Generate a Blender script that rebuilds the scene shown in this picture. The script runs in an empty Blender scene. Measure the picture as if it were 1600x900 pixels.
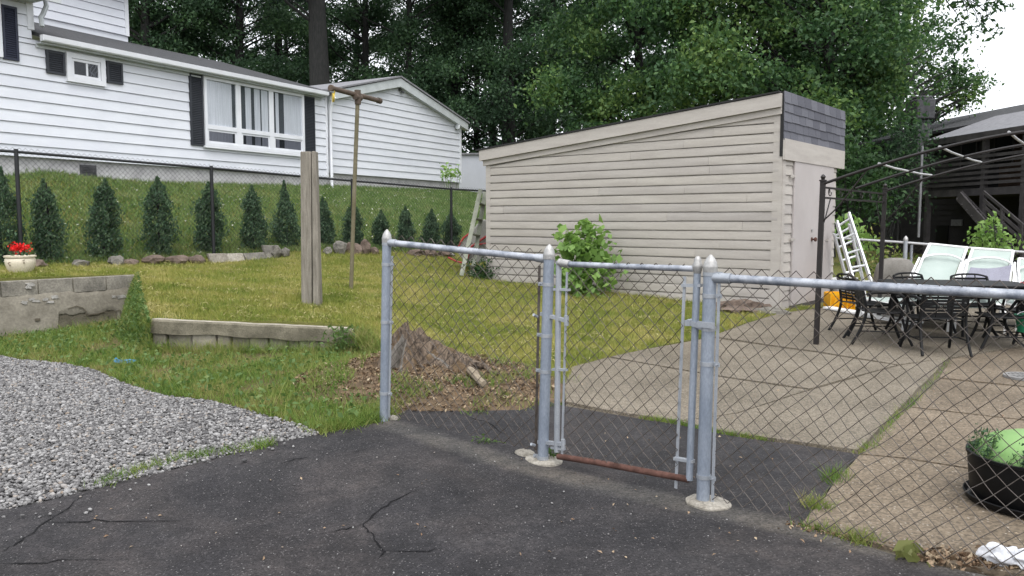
import bpy, math, random
import numpy as np
from mathutils import Vector, Matrix, noise
from mathutils.geometry import delaunay_2d_cdt

R = random.Random(11)
NR = np.random.default_rng(11)
PI = math.pi
SC = bpy.context.scene
COL = SC.collection

# ------------------------------------------------------------------ camera model
F = 1250.0                      # focal length in photo pixels (1600 x 900)
CAM = Vector((0, 0, 1.5))
TH = math.atan(105 / F)         # pitched down
FW = Vector((0, math.cos(TH), -math.sin(TH)))
UPV = Vector((0, math.sin(TH), math.cos(TH)))

def ray(px, py):
    return FW * F + Vector((1, 0, 0)) * (px - 800) + UPV * (450 - py)

def P(px, py, D):               # point at ground distance D along +Y
    d = ray(px, py)
    return CAM + d * (D / d.y)

def G(px, py, z=0.0):           # point on a level plane
    d = ray(px, py)
    return CAM + d * ((z - CAM.z) / d.z)

def HP(px, py, p0, n):          # point on any plane
    d = ray(px, py)
    n = Vector(n)
    return CAM + d * ((Vector(p0) - CAM).dot(n) / d.dot(n))

# ------------------------------------------------------------------ terrain
class TPS:
    def __init__(s, pts):
        A = np.array(pts, float)
        s.c = A[:, :2]
        n = len(A)
        K = s.k(s.c, s.c) + np.eye(n) * 0.02
        Pm = np.hstack([np.ones((n, 1)), s.c])
        M = np.zeros((n + 3, n + 3))
        M[:n, :n] = K; M[:n, n:] = Pm; M[n:, :n] = Pm.T
        s.w = np.linalg.solve(M, np.concatenate([A[:, 2], np.zeros(3)]))
    def k(s, a, b):
        r2 = ((a[:, None, :] - b[None, :, :]) ** 2).sum(2)
        return np.where(r2 > 1e-12, 0.5 * r2 * np.log(np.maximum(r2, 1e-12)), 0)
    def many(s, xy):
        xy = np.asarray(xy, float)
        out = np.empty(len(xy))
        for i in range(0, len(xy), 20000):
            q = xy[i:i + 20000]
            out[i:i + 20000] = s.k(q, s.c) @ s.w[:-3] + s.w[-3] + q @ s.w[-2:]
        return out
    def __call__(s, x, y):
        return float(s.many([(x, y)])[0])
    def hit(s, px, py, dmax=70):
        d = ray(px, py)
        D = np.arange(2.5, dmax, 0.03)
        X = D * d.x / d.y; Z = CAM.z + D * d.z / d.y
        h = s.many(np.stack([X, D], 1))
        i = np.argmax(Z <= h)
        return Vector((X[i], D[i], h[i]))

up_px = [(890, 580, .05), (1000, 551, .065), (1110, 530, .08), (1200, 484, .16), (760, 437, .36), (1000, 462, .25), (880, 450, .3),
         (25, 400, .95), (330, 408, .80), (550, 405, .76), (705, 398, .72), (215, 430, .74), (0, 437, .77), (110, 433, .76),
         (235, 498, .40), (400, 505, .36), (560, 514, .30), (485, 476, .45), (548, 452, .5), (690, 470, .33), (650, 500, .25),
         (620, 540, .17), (700, 600, .07), (800, 560, .09), (610, 645, .09), (840, 610, .05)]
up_pts = [tuple(G(*a)) for a in up_px]
for (px, py, D) in [(60, 270, 15.6), (130, 279, 16.3), (210, 285, 17.4), (300, 289, 18.6), (400, 292, 20.2), (512, 294, 22.4), (620, 297, 25.3), (722, 302, 28.4)]:
    up_pts.append(tuple(P(px, py, D)))
up_pts += [(-14, 12, 1.1), (-14, 16.5, 2.4), (-10, 8.9, .8), (-12, 8, .8), (-14, 25, 2.9), (-8, 35, 2.9), (0, 40, 2.6), (5, 38, 1.5),
           (4, 24, .75), (9, 22, .3), (20, 30, .1), (-25, 40, 3), (25, 60, .3), (-30, 20, 2.8), (0, 60, 2.5), (-30, 60, 3),
           (30, 10, 0), (8, 14, .06), (9, 10, 0), (-30, 8, .9), (12, 18, .05), (-1.2, 20.5, 1.1), (40, 40, .1), (-60, 90, 3), (60, 90, .3), (0, 90, 2.5)]
ZU = TPS(up_pts)
ZL = TPS([(1.0, 4.21, 0), (.19, 4.93, 0), (-.87, 5.5, .09), (-.5, 7.0, .06), (.55, 7.7, .035), (2.2, 9.6, .06), (3.9, 12, .14),
          (6, 14.5, .1), (5.5, 11.7, .04), (3.6, 9.5, .02), (0, 0, 0), (3, 3, 0), (6, 6, 0), (-3, 4, 0), (-6, 6, 0), (-3, 8.6, .035),
          (-1.8, 8.6, .045), (-6.4, 10.1, .03), (-4.5, 10.6, .13), (-10, 8, 0), (10, 10, 0), (12, 15, 0), (-10, 3, 0), (0, -10, 0),
          (15, 0, 0), (-15, 0, 0), (15, 25, 0), (-20, 10, 0), (25, 12, 0), (1.5, 2, 0), (-1, 3, 0), (8, 8, 0), (2.5, 6, 0), (4.5, 7, 0)])

# ------------------------------------------------------------------ mesh builder
WL = {}

class MB:
    def __init__(s):
        s.v = []; s.f = []; s.mi = []; s.cur = 0
    def add(s, vs, fs):
        b = len(s.v)
        s.v.extend([tuple(a) for a in vs])
        s.f.extend([tuple(i + b for i in f) for f in fs])
        s.mi.extend([s.cur] * len(fs))
        return s
    def box(s, c, size, rz=0, rot=None):
        c = Vector(c); hx, hy, hz = [a / 2 for a in size]
        M = rot if rot is not None else Matrix.Rotation(rz, 3, 'Z')
        vs = [c + M @ Vector((x * hx, y * hy, z * hz)) for x in (-1, 1) for y in (-1, 1) for z in (-1, 1)]
        return s.add(vs, [(0, 1, 3, 2), (4, 6, 7, 5), (0, 4, 5, 1), (2, 3, 7, 6), (0, 2, 6, 4), (1, 5, 7, 3)])
    def hexa(s, v8):            # bottom 4 (ccw), top 4
        return s.add(v8, [(3, 2, 1, 0), (4, 5, 6, 7), (0, 1, 5, 4), (1, 2, 6, 5), (2, 3, 7, 6), (3, 0, 4, 7)])
    def bar(s, a, b, w, h, up=(0, 0, 1)):
        a = Vector(a); b = Vector(b); t = (b - a).normalized(); up = Vector(up)
        x = t.cross(up)
        if x.length < 1e-4: x = t.cross(Vector((1, 0, 0)))
        x.normalize(); y = x.cross(t).normalized()
        x *= w / 2; y *= h / 2
        return s.hexa([a - x - y, a + x - y, b + x - y, b - x - y, a - x + y, a + x + y, b + x + y, b - x + y])
    def tube(s, pts, r, n=8, cap=True):
        pts = [Vector(p) for p in pts]
        m = len(pts)
        rs = r if isinstance(r, (list, tuple)) else [r] * m
        b = len(s.v)
        t0 = (pts[1] - pts[0]).normalized()
        x = t0.cross(Vector((0, 0, 1)))
        if x.length < 1e-3: x = t0.cross(Vector((1, 0, 0)))
        x.normalize()
        vs = []; fs = []
        for i, p in enumerate(pts):
            t = (pts[min(i + 1, m - 1)] - pts[max(i - 1, 0)])
            if t.length < 1e-9: t = t0
            t.normalize()
            x = (x - t * x.dot(t)).normalized()
            y = t.cross(x)
            for k in range(n):
                a = 2 * PI * k / n
                vs.append(p + (x * math.cos(a) + y * math.sin(a)) * rs[i])
        for i in range(m - 1):
            for k in range(n):
                fs.append((i * n + k, i * n + (k + 1) % n, (i + 1) * n + (k + 1) % n, (i + 1) * n + k))
        if cap:
            fs.append(tuple(reversed(range(n)))); fs.append(tuple((m - 1) * n + k for k in range(n)))
        return s.add(vs, fs)
    def lathe(s, prof, c, n=20, axis=None, jit=0):
        c = Vector(c)
        q = Vector((0, 0, 1)).rotation_difference(Vector(axis)) if axis is not None else None
        vs = []; fs = []
        for (r, z) in prof:
            for k in range(n):
                a = 2 * PI * k / n
                v = Vector((r * math.cos(a), r * math.sin(a), z))
                if jit: v += Vector((R.uniform(-jit, jit), R.uniform(-jit, jit), R.uniform(-jit, jit) * .5))
                if q: v = q @ v
                vs.append(c + v)
        m = len(prof)
        for i in range(m - 1):
            for k in range(n):
                fs.append((i * n + k, i * n + (k + 1) % n, (i + 1) * n + (k + 1) % n, (i + 1) * n + k))
        fs.append(tuple(reversed(range(n)))); fs.append(tuple((m - 1) * n + k for k in range(n)))
        return s.add(vs, fs)
    def poly_prism(s, pts, off):   # closed 3D polygon extruded by vector off
        pts = [Vector(p) for p in pts]; n = len(pts); off = Vector(off)
        vs = pts + [p + off for p in pts]
        fs = [tuple(range(n)), tuple(reversed(range(n, 2 * n)))] + [(i, i + n, (i + 1) % n + n, (i + 1) % n) for i in range(n)]
        return s.add(vs, fs)
    def blob(s, c, rad, sub=2, jit=.2, seed=0, sz=(1, 1, 1), freq=1.5):
        import bmesh
        bm = bmesh.new(); bmesh.ops.create_icosphere(bm, subdivisions=sub, radius=1)
        vs = []
        for v in bm.verts:
            n = noise.noise(v.co * freq + Vector((seed * 7.1, seed * 3.3, 0)))
            k = 1 + jit * n * 1.6
            vs.append(Vector(c) + Vector((v.co.x * sz[0], v.co.y * sz[1], v.co.z * sz[2])) * rad * k)
        fs = [tuple(v.index for v in f.verts) for f in bm.faces]
        bm.free()
        return s.add(vs, fs)

def link(name, me, parent):
    o = bpy.data.objects.new(name, me)
    COL.objects.link(o)
    if parent is not None:
        o.parent = parent
    return o

def finish(me, mats, smooth):
    for m in (mats if isinstance(mats, (list, tuple)) else [mats]):
        me.materials.append(m)
    if smooth:
        me.polygons.foreach_set('use_smooth', [True] * len(me.polygons))
        try: me.set_sharp_from_angle(angle=math.radians(38))
        except Exception: pass
    me.update()

def rootof(o):
    while o.parent: o = o.parent
    return o

def part(name, mb, mat, parent, smooth=True, label=None, bevel=0):
    off = np.array(WL[rootof(parent).name])
    me = bpy.data.meshes.new(name)
    V = np.array(mb.v, float) - off
    me.from_pydata([tuple(a) for a in V], [], mb.f)
    if any(mb.mi): me.polygons.foreach_set('material_index', mb.mi)
    finish(me, mat, smooth)
    o = link(name, me, parent)
    if label: o['label'] = label
    if bevel:
        md = o.modifiers.new('bevel', 'BEVEL'); md.width = bevel; md.segments = 2; md.limit_method = 'ANGLE'
    return o

def thing(name, label, cat, loc, group=None):
    o = bpy.data.objects.new(name, None)
    o.empty_display_size = .1
    COL.objects.link(o)
    o.location = loc
    o['label'] = label; o['category'] = cat
    if group: o['group'] = group
    WL[o.name] = tuple(loc)
    return o

def solo(name, mb, mat, label, cat, group=None, smooth=True, kind=None, loc=None, bevel=0):
    V = np.array(mb.v, float)
    if loc is None:
        lo, hi = V.min(0), V.max(0)
        loc = ((lo[0] + hi[0]) / 2, (lo[1] + hi[1]) / 2, lo[2])
    me = bpy.data.meshes.new(name)
    me.from_pydata([tuple(a) for a in V - np.array(loc)], [], mb.f)
    if any(mb.mi): me.polygons.foreach_set('material_index', mb.mi)
    finish(me, mat, smooth)
    o = link(name, me, None); o.location = loc
    WL[o.name] = tuple(loc)
    if label: o['label'] = label
    if cat: o['category'] = cat
    if group: o['group'] = group
    if kind: o['kind'] = kind
    if bevel:
        md = o.modifiers.new('bevel', 'BEVEL'); md.width = bevel; md.segments = 2; md.limit_method = 'ANGLE'
    return o

def npmesh(name, V, Fc, mat, parent=None, smooth=False, loc=(0, 0, 0)):
    """fast path: V (n,3), Fc (m,k)"""
    k = Fc.shape[1]
    me = bpy.data.meshes.new(name)
    off = np.array(WL[rootof(parent).name]) if parent is not None else np.array(loc)
    me.vertices.add(len(V)); me.vertices.foreach_set('co', (V - off).astype(np.float32).ravel())
    me.loops.add(Fc.size); me.loops.foreach_set('vertex_index', Fc.astype(np.int32).ravel())
    me.polygons.add(len(Fc)); me.polygons.foreach_set('loop_start', np.arange(0, Fc.size, k, dtype=np.int32))
    me.update(calc_edges=True)
    me.validate()
    for m in (mat if isinstance(mat, (list, tuple)) else [mat]): me.materials.append(m)
    if smooth: me.polygons.foreach_set('use_smooth', [True] * len(me.polygons))
    o = link(name, me, parent)
    if parent is None: o.location = loc
    return o

def meta(o, label=None, cat=None, group=None, kind=None):
    if label: o['label'] = label
    if cat: o['category'] = cat
    if group: o['group'] = group
    if kind: o['kind'] = kind
    return o

def copy_tree(o, parent=None):
    c = o.copy(); COL.objects.link(c)
    if parent is not None: c.parent = parent
    for ch in [x for x in COL.objects if x.parent == o]:
        copy_tree(ch, c)
    return c

# ------------------------------------------------------------------ materials
def nt(name):
    m = bpy.data.materials.new(name); m.use_nodes = True
    t = m.node_tree; t.nodes.clear()
    out = t.nodes.new('ShaderNodeOutputMaterial')
    return m, t, out

def N(t, typ, **kw):
    n = t.nodes.new(typ)
    for k, v in kw.items():
        if k in n.inputs: n.inputs[k].default_value = v
        else: setattr(n, k, v)
    return n

def ramp(t, stops, fac):
    r = t.nodes.new('ShaderNodeValToRGB')
    el = r.color_ramp.elements
    while len(el) > 1: el.remove(el[-1])
    el[0].position = stops[0][0]; el[0].color = (*stops[0][1], 1)
    for p, c in stops[1:]:
        e = el.new(p); e.color = (*c, 1)
    t.links.new(fac, r.inputs['Fac'])
    return r

def mulc(c, k): return tuple(min(1, a * k) for a in c)

def coords(t, stretch=None):
    tc = t.nodes.new('ShaderNodeTexCoord')
    if stretch is None: return tc.outputs['Object']
    mp = t.nodes.new('ShaderNodeMapping'); mp.inputs['Scale'].default_value = stretch
    t.links.new(tc.outputs['Object'], mp.inputs['Vector'])
    return mp.outputs['Vector']

def pm(name, col, col2=None, rough=.8, var=.18, scale=3, metal=0, bump=0, bscale=60, stretch=None, fine=.12, fscale=70,
       spec=.4, stops=(.35, .65), island=0):
    m, t, out = nt(name)
    b = N(t, 'ShaderNodeBsdfPrincipled', Roughness=rough, Metallic=metal)
    b.inputs['Specular IOR Level'].default_value = spec
    vec = coords(t, stretch)
    n1 = N(t, 'ShaderNodeTexNoise', Scale=scale, Detail=6, Roughness=.62); t.links.new(vec, n1.inputs['Vector'])
    c1 = mulc(col, 1 - var) if col2 is None else col
    c2 = mulc(col, 1 + var) if col2 is None else col2
    r = ramp(t, [(stops[0], c1), (stops[1], c2)], n1.outputs['Fac'])
    n2 = N(t, 'ShaderNodeTexNoise', Scale=fscale, Detail=3, Roughness=.7); t.links.new(vec, n2.inputs['Vector'])
    r2 = ramp(t, [(.25, (1 - fine * 2,) * 3), (.75, (1 + fine,) * 3)], n2.outputs['Fac'])
    mx = N(t, 'ShaderNodeMix', data_type='RGBA', blend_type='MULTIPLY'); mx.inputs[0].default_value = 1
    t.links.new(r.outputs[0], mx.inputs[6]); t.links.new(r2.outputs[0], mx.inputs[7])
    fin = mx.outputs[2]
    if island:                  # each board or panel was painted and has weathered a little differently
        ge = t.nodes.new('ShaderNodeNewGeometry')
        ri = ramp(t, [(0, (1 - island, 1 - island, 1 - island * .8)), (.5, (1, 1, 1)), (1, (1 + island * .5, 1 + island * .5, 1 + island * .35))], ge.outputs['Random Per Island'])
        ns = N(t, 'ShaderNodeTexNoise', Scale=1.6, Detail=7, Roughness=.7); t.links.new(vec, ns.inputs['Vector'])
        rs = ramp(t, [(.62, (1, 1, 1)), (.74, (1 - island * 1.6, 1 - island * 1.7, 1 - island * 1.9))], ns.outputs['Fac'])
        for r_ in (ri, rs):
            m9 = N(t, 'ShaderNodeMix', data_type='RGBA', blend_type='MULTIPLY'); m9.inputs[0].default_value = 1
            t.links.new(fin, m9.inputs[6]); t.links.new(r_.outputs[0], m9.inputs[7]); fin = m9.outputs[2]
    t.links.new(fin, b.inputs['Base Color'])
    if bump:
        n3 = N(t, 'ShaderNodeTexNoise', Scale=bscale, Detail=5, Roughness=.7); t.links.new(vec, n3.inputs['Vector'])
        bp = N(t, 'ShaderNodeBump', Strength=1, Distance=bump); t.links.new(n3.outputs['Fac'], bp.inputs['Height'])
        t.links.new(bp.outputs[0], b.inputs['Normal'])
    t.links.new(b.outputs[0], out.inputs['Surface'])
    return m

def leafmat(name, stops, trans=.35, nscale=.5, nw=.5, rough=.6):
    """foliage: colour from each leaf's own random value and a slow noise over the plant"""
    m, t, out = nt(name)
    g = t.nodes.new('ShaderNodeNewGeometry')
    vec = coords(t)
    n1 = N(t, 'ShaderNodeTexNoise', Scale=nscale, Detail=4, Roughness=.6); t.links.new(vec, n1.inputs['Vector'])
    mr = N(t, 'ShaderNodeMapRange'); mr.inputs[1].default_value = .3; mr.inputs[2].default_value = .7
    t.links.new(n1.outputs['Fac'], mr.inputs[0])
    mx = N(t, 'ShaderNodeMix'); mx.inputs[0].default_value = nw
    t.links.new(g.outputs['Random Per Island'], mx.inputs[2]); t.links.new(mr.outputs[0], mx.inputs[3])
    r = ramp(t, stops, mx.outputs[0])
    d = N(t, 'ShaderNodeBsdfPrincipled', Roughness=rough); d.inputs['Specular IOR Level'].default_value = .3
    tr = t.nodes.new('ShaderNodeBsdfTranslucent')
    t.links.new(r.outputs[0], d.inputs['Base Color'])
    hs = N(t, 'ShaderNodeHueSaturation', Saturation=1.1, Value=1.15); t.links.new(r.outputs[0], hs.inputs['Color'])
    t.links.new(hs.outputs[0], tr.inputs['Color'])
    ms = N(t, 'ShaderNodeMixShader'); ms.inputs[0].default_value = trans
    t.links.new(d.outputs[0], ms.inputs[1]); t.links.new(tr.outputs[0], ms.inputs[2])
    t.links.new(ms.outputs[0], out.inputs['Surface'])
    return m

def islandmat(name, stops, rough=.85, bump=0):
    m, t, out = nt(name)
    g = t.nodes.new('ShaderNodeNewGeometry')
    r = ramp(t, stops, g.outputs['Random Per Island'])
    vec = coords(t)
    n2 = N(t, 'ShaderNodeTexNoise', Scale=60, Detail=4); t.links.new(vec, n2.inputs['Vector'])
    r2 = ramp(t, [(.3, (.75,) * 3), (.7, (1.15,) * 3)], n2.outputs['Fac'])
    mx = N(t, 'ShaderNodeMix', data_type='RGBA', blend_type='MULTIPLY'); mx.inputs[0].default_value = 1
    t.links.new(r.outputs[0], mx.inputs[6]); t.links.new(r2.outputs[0], mx.inputs[7])
    b = N(t, 'ShaderNodeBsdfPrincipled', Roughness=rough); b.inputs['Specular IOR Level'].default_value = .3
    t.links.new(mx.outputs[2], b.inputs['Base Color'])
    t.links.new(b.outputs[0], out.inputs['Surface'])
    return m

def specklemat(name, base1, base2, specks, cell=90, rough=.9, big=.7, bump=.004, thr=.86, band=None, mid=False):
    """asphalt / exposed aggregate: little stones in a binder"""
    m, t, out = nt(name)
    vec = coords(t)
    n1 = N(t, 'ShaderNodeTexNoise', Scale=big, Detail=7, Roughness=.65); t.links.new(vec, n1.inputs['Vector'])
    r = ramp(t, [(.35, base1), (.65, base2)], n1.outputs['Fac'])
    last = r.outputs[0]
    if band is not None:        # a worn, paler strip along the fence line (own shape, edge broken by noise)
        p, d, wdt, colr = band
        sx = t.nodes.new('ShaderNodeVectorMath'); sx.operation = 'DOT_PRODUCT'
        t.links.new(vec, sx.inputs[0]); sx.inputs[1].default_value = (d[0], d[1], 0)
        ad = N(t, 'ShaderNodeMath', operation='SUBTRACT'); t.links.new(sx.outputs['Value'], ad.inputs[0]); ad.inputs[1].default_value = p
        nz = N(t, 'ShaderNodeTexNoise', Scale=4, Detail=4); t.links.new(vec, nz.inputs['Vector'])
        sc = N(t, 'ShaderNodeMath', operation='MULTIPLY_ADD'); t.links.new(nz.outputs['Fac'], sc.inputs[0]); sc.inputs[1].default_value = wdt * .8; sc.inputs[2].default_value = -wdt * .4
        a2 = N(t, 'ShaderNodeMath', operation='ADD'); t.links.new(ad.outputs[0], a2.inputs[0]); t.links.new(sc.outputs[0], a2.inputs[1])
        ab = N(t, 'ShaderNodeMath', operation='ABSOLUTE'); t.links.new(a2.outputs[0], ab.inputs[0])
        mr = N(t, 'ShaderNodeMapRange'); mr.inputs[1].default_value = wdt * .35; mr.inputs[2].default_value = wdt; mr.inputs[3].default_value = .75; mr.inputs[4].default_value = 0
        t.links.new(ab.outputs[0], mr.inputs[0])
        mb = N(t, 'ShaderNodeMix', data_type='RGBA'); t.links.new(mr.outputs[0], mb.inputs[0])
        t.links.new(last, mb.inputs[6]); mb.inputs[7].default_value = (*colr, 1); last = mb.outputs[2]
    if mid:                     # worn, oily and dusty patches at hand size
        nm = N(t, 'ShaderNodeTexNoise', Scale=9, Detail=8, Roughness=.75); t.links.new(vec, nm.inputs['Vector'])
        rm = ramp(t, [(.3, (.62, .63, .66)), (.5, (.98,) * 3), (.72, (1.55, 1.5, 1.45))], nm.outputs['Fac'])
        nl = N(t, 'ShaderNodeTexNoise', Scale=.9, Detail=3, Distortion=1.2); t.links.new(vec, nl.inputs['Vector'])
        rl_ = ramp(t, [(.38, (.72, .74, .78)), (.5, (1,) * 3), (.62, (1.22, 1.17, 1.12))], nl.outputs['Fac'])
        for r_ in (rm, rl_):
            m0 = N(t, 'ShaderNodeMix', data_type='RGBA', blend_type='MULTIPLY'); m0.inputs[0].default_value = 1
            t.links.new(last, m0.inputs[6]); t.links.new(r_.outputs[0], m0.inputs[7]); last = m0.outputs[2]
    vo = N(t, 'ShaderNodeTexVoronoi', Scale=cell); t.links.new(vec, vo.inputs['Vector'])
    sep = t.nodes.new('ShaderNodeSeparateColor'); t.links.new(vo.outputs['Color'], sep.inputs[0])
    r2 = ramp(t, [(0, (.55,) * 3), (.5, (.95,) * 3), (1, (1.35,) * 3)], sep.outputs[0])
    mx = N(t, 'ShaderNodeMix', data_type='RGBA', blend_type='MULTIPLY'); mx.inputs[0].default_value = 1
    t.links.new(last, mx.inputs[6]); t.links.new(r2.outputs[0], mx.inputs[7])
    gt = N(t, 'ShaderNodeMapRange'); gt.inputs[1].default_value = thr; gt.inputs[2].default_value = min(1, thr + .1); t.links.new(sep.outputs[1], gt.inputs[0])
    dd = N(t, 'ShaderNodeMapRange'); dd.inputs[1].default_value = .45; dd.inputs[2].default_value = .3; t.links.new(vo.outputs['Distance'], dd.inputs[0])
    mu = N(t, 'ShaderNodeMath', operation='MULTIPLY'); t.links.new(gt.outputs[0], mu.inputs[0]); t.links.new(dd.outputs[0], mu.inputs[1])
    m2 = N(t, 'ShaderNodeMix', data_type='RGBA'); t.links.new(mu.outputs[0], m2.inputs[0]); t.links.new(mx.outputs[2], m2.inputs[6]); m2.inputs[7].default_value = (*specks, 1)
    b = N(t, 'ShaderNodeBsdfPrincipled', Roughness=rough); b.inputs['Specular IOR Level'].default_value = .35
    t.links.new(m2.outputs[2], b.inputs['Base Color'])
    if bump:
        bp = N(t, 'ShaderNodeBump', Strength=.7, Distance=bump); t.links.new(vo.outputs['Distance'], bp.inputs['Height']); bp.invert = True
        t.links.new(bp.outputs[0], b.inputs['Normal'])
    t.links.new(b.outputs[0], out.inputs['Surface'])
    return m

def glassmat(name, col, rough=.08):
    m, t, out = nt(name)
    g = N(t, 'ShaderNodeBsdfGlossy', Roughness=rough); g.inputs['Color'].default_value = (.9, .92, .95, 1)
    tr = t.nodes.new('ShaderNodeBsdfTransparent'); tr.inputs['Color'].default_value = (*col, 1)
    fr = N(t, 'ShaderNodeFresnel', IOR=1.6)
    ms = t.nodes.new('ShaderNodeMixShader')
    ge = t.nodes.new('ShaderNodeNewGeometry')
    iv = N(t, 'ShaderNodeMath', operation='SUBTRACT'); iv.inputs[0].default_value = 1; t.links.new(ge.outputs['Backfacing'], iv.inputs[1])
    fm = N(t, 'ShaderNodeMath', operation='MULTIPLY'); t.links.new(fr.outputs[0], fm.inputs[0]); t.links.new(iv.outputs[0], fm.inputs[1])
    t.links.new(fm.outputs[0], ms.inputs[0]); t.links.new(tr.outputs[0], ms.inputs[1]); t.links.new(g.outputs[0], ms.inputs[2])
    t.links.new(ms.outputs[0], out.inputs['Surface'])
    return m

M = {}
M['crack'] = pm('crack', (.012, .012, .013), rough=1, spec=.1)
M['agg'] = specklemat('aggregate_concrete', (.102, .086, .063), (.172, .147, .112), (.30, .265, .215), cell=95, thr=.78, big=.9, bump=.003, mid=False)
M['tan'] = specklemat('tan_concrete', (.102, .079, .054), (.170, .135, .096), (.40, .36, .30), cell=75, thr=.9, big=.8, bump=.0015)
M['joint'] = pm('joint_soil', (.085, .07, .05), (.13, .115, .085), rough=1, scale=6)
M['soil'] = pm('soil', (.075, .062, .032), (.12, .105, .045), scale=1.5, bump=.02, bscale=20, rough=1, spec=.1)
M['lawnsoil'] = pm('lawn_soil', (.10, .12, .03), (.17, .155, .055), scale=1.1, bump=.02, bscale=30, rough=1, spec=.1)
M['gravelbed'] = pm('gravel_bed', (.07, .068, .066), (.12, .118, .115), scale=40, bump=.02, bscale=45, rough=.95)
M['stone'] = islandmat('gravel_stone', [(0, (.07, .068, .069)), (.3, (.135, .131, .131)), (.7, (.215, .21, .206)), (.93, (.32, .315, .31)), (1, (.22, .175, .135))])
M['galv'] = pm('galvanised', (.33, .355, .39), (.43, .45, .48), rough=.48, metal=.55, scale=9, fscale=200, bump=.0006, bscale=150)
M['galvblue'] = pm('painted_post', (.215, .25, .305), (.305, .34, .395), rough=.5, metal=.35, scale=8, fscale=120, stretch=(1, 1, .35), bump=.0006, bscale=120)
M['rail'] = pm('worn_rail', (.17, .19, .23), (.42, .44, .48), rough=.5, metal=.4, scale=9, fscale=150, stops=(.36, .58), bump=.0006)
M['cap'] = pm('cast_cap', (.36, .355, .345), rough=.45, metal=.5, scale=14)
M['wire'] = pm('rusty_wire', (.040, .028, .018), (.125, .11, .10), rough=.65, metal=.3, scale=5, fscale=60)
M['rust'] = pm('rust', (.050, .022, .015), (.115, .055, .042), rough=.9, scale=14, bump=.002, bscale=90)
M['blackfence'] = pm('black_vinyl', (.012, .013, .015), rough=.5, var=.2)
M['footing'] = pm('footing_concrete', (.22, .20, .165), (.36, .335, .29), scale=18, rough=.95, bump=.008, bscale=50, fine=.2)
M['whitesiding'] = pm('white_siding', island=.035, col=(.60, .62, .67), col2=(.66, .68, .725), rough=.5, scale=1.2, stretch=(1, 1, 3), fine=.02, fscale=30)
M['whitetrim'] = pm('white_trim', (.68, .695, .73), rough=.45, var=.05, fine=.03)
M['foundation'] = pm('foundation_concrete', (.36, .355, .36), (.52, .515, .52), scale=3, rough=.95, bump=.004)
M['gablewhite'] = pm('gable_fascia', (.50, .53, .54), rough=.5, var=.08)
M['shutter'] = pm('navy_shutter', (.020, .024, .045), rough=.55, var=.15)
M['shutter2'] = pm('charcoal_shutter', (.030, .034, .042), rough=.55, var=.15)
M['roofdark'] = pm('dark_shingle', (.030, .031, .034), (.065, .066, .07), scale=12, rough=.95, bump=.01, bscale=40, stretch=(1, 1, 1))
M['curtain'] = pm('curtain', (.44, .45, .49), (.56, .57, .61), scale=6, stretch=(6, 6, .2), rough=.9, fine=.03)
M['darkroom'] = pm('dark_interior', (.055, .06, .07), rough=.9)
M['glass'] = glassmat('window_glass', (.93, .95, .96))
M['glassdim'] = glassmat('window_screen', (.45, .46, .49), .2)
M['shed'] = pm('taupe_paint', (.36, .332, .305), (.425, .397, .365), island=.10, rough=.7, scale=2.2, stretch=(.6, .6, 5), fine=.07, fscale=40, bump=.0015, bscale=60)
M['sheddoor'] = pm('taupe_door', (.37, .34, .33), (.41, .38, .37), rough=.65, scale=1.4, fine=.03)
M['shingle'] = islandmat('grey_shingle', [(0, (.085, .087, .105)), (1, (.135, .138, .16))], rough=.95)
M['tar'] = pm('tar_edge', (.02, .02, .021), rough=.9)
M['weathered'] = pm('weathered_post', (.15, .135, .11), (.28, .255, .215), rough=.95, scale=6, stretch=(6, 6, .5), bump=.004, bscale=40, fine=.2)
M['pole'] = pm('mossy_pole', (.115, .10, .055), (.17, .15, .10), rough=.8, scale=6, bump=.001)
M['polerust'] = pm('rusty_pipe', (.06, .045, .035), (.11, .08, .06), rough=.85, scale=10)
M['yellowmetal'] = pm('yellow_pulley', (.62, .47, .08), rough=.5)
M['block'] = pm('cinder_block', (.145, .135, .115), (.27, .25, .21), rough=1, scale=4, bump=.008, bscale=50, fine=.22, fscale=45)
M['parge'] = pm('parging', (.165, .148, .118), (.30, .275, .225), rough=1, scale=2.5, bump=.006, bscale=30, fine=.15, fscale=30)
M['pale'] = pm('pale_flake', (.20, .19, .17), (.42, .405, .38), rough=1, scale=10)
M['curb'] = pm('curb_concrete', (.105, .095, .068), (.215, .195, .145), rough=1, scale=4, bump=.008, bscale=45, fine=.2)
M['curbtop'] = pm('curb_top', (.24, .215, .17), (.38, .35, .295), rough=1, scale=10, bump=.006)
M['rock'] = pm('reddish_rock', (.085, .062, .048), (.19, .145, .118), rough=1, scale=5, bump=.02, bscale=25, fine=.2)
M['rockgrey'] = pm('grey_rock', (.10, .094, .082), (.23, .215, .185), rough=1, scale=5, bump=.02, bscale=25, fine=.2)
M['bark'] = pm('bark', (.012, .013, .013), (.030, .030, .028), rough=1, scale=5, stretch=(5, 5, .8), bump=.03, bscale=12)
M['stump'] = pm('rotten_wood', (.040, .028, .020), (.27, .205, .15), rough=1, scale=6, stretch=(6, 6, .8), bump=.03, bscale=14, fine=.25)
M['stumpgrey'] = pm('stump_grey', (.11, .10, .085), (.22, .20, .175), rough=1, scale=9, stretch=(4, 4, .7), bump=.015)
M['mulch'] = pm('mulch_soil', (.085, .056, .032), (.175, .122, .072), rough=1, scale=7, bump=.03, bscale=30)
M['chip'] = islandmat('wood_chip', [(0, (.06, .038, .022)), (.45, (.165, .105, .06)), (.8, (.27, .195, .12)), (1, (.40, .33, .23))])
M['branch'] = pm('dead_branch', (.17, .135, .095), (.27, .225, .165), rough=1, scale=12, bump=.004)
M['cream'] = pm('cream_glaze', (.62, .56, .44), rough=.35, var=.06)
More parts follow.
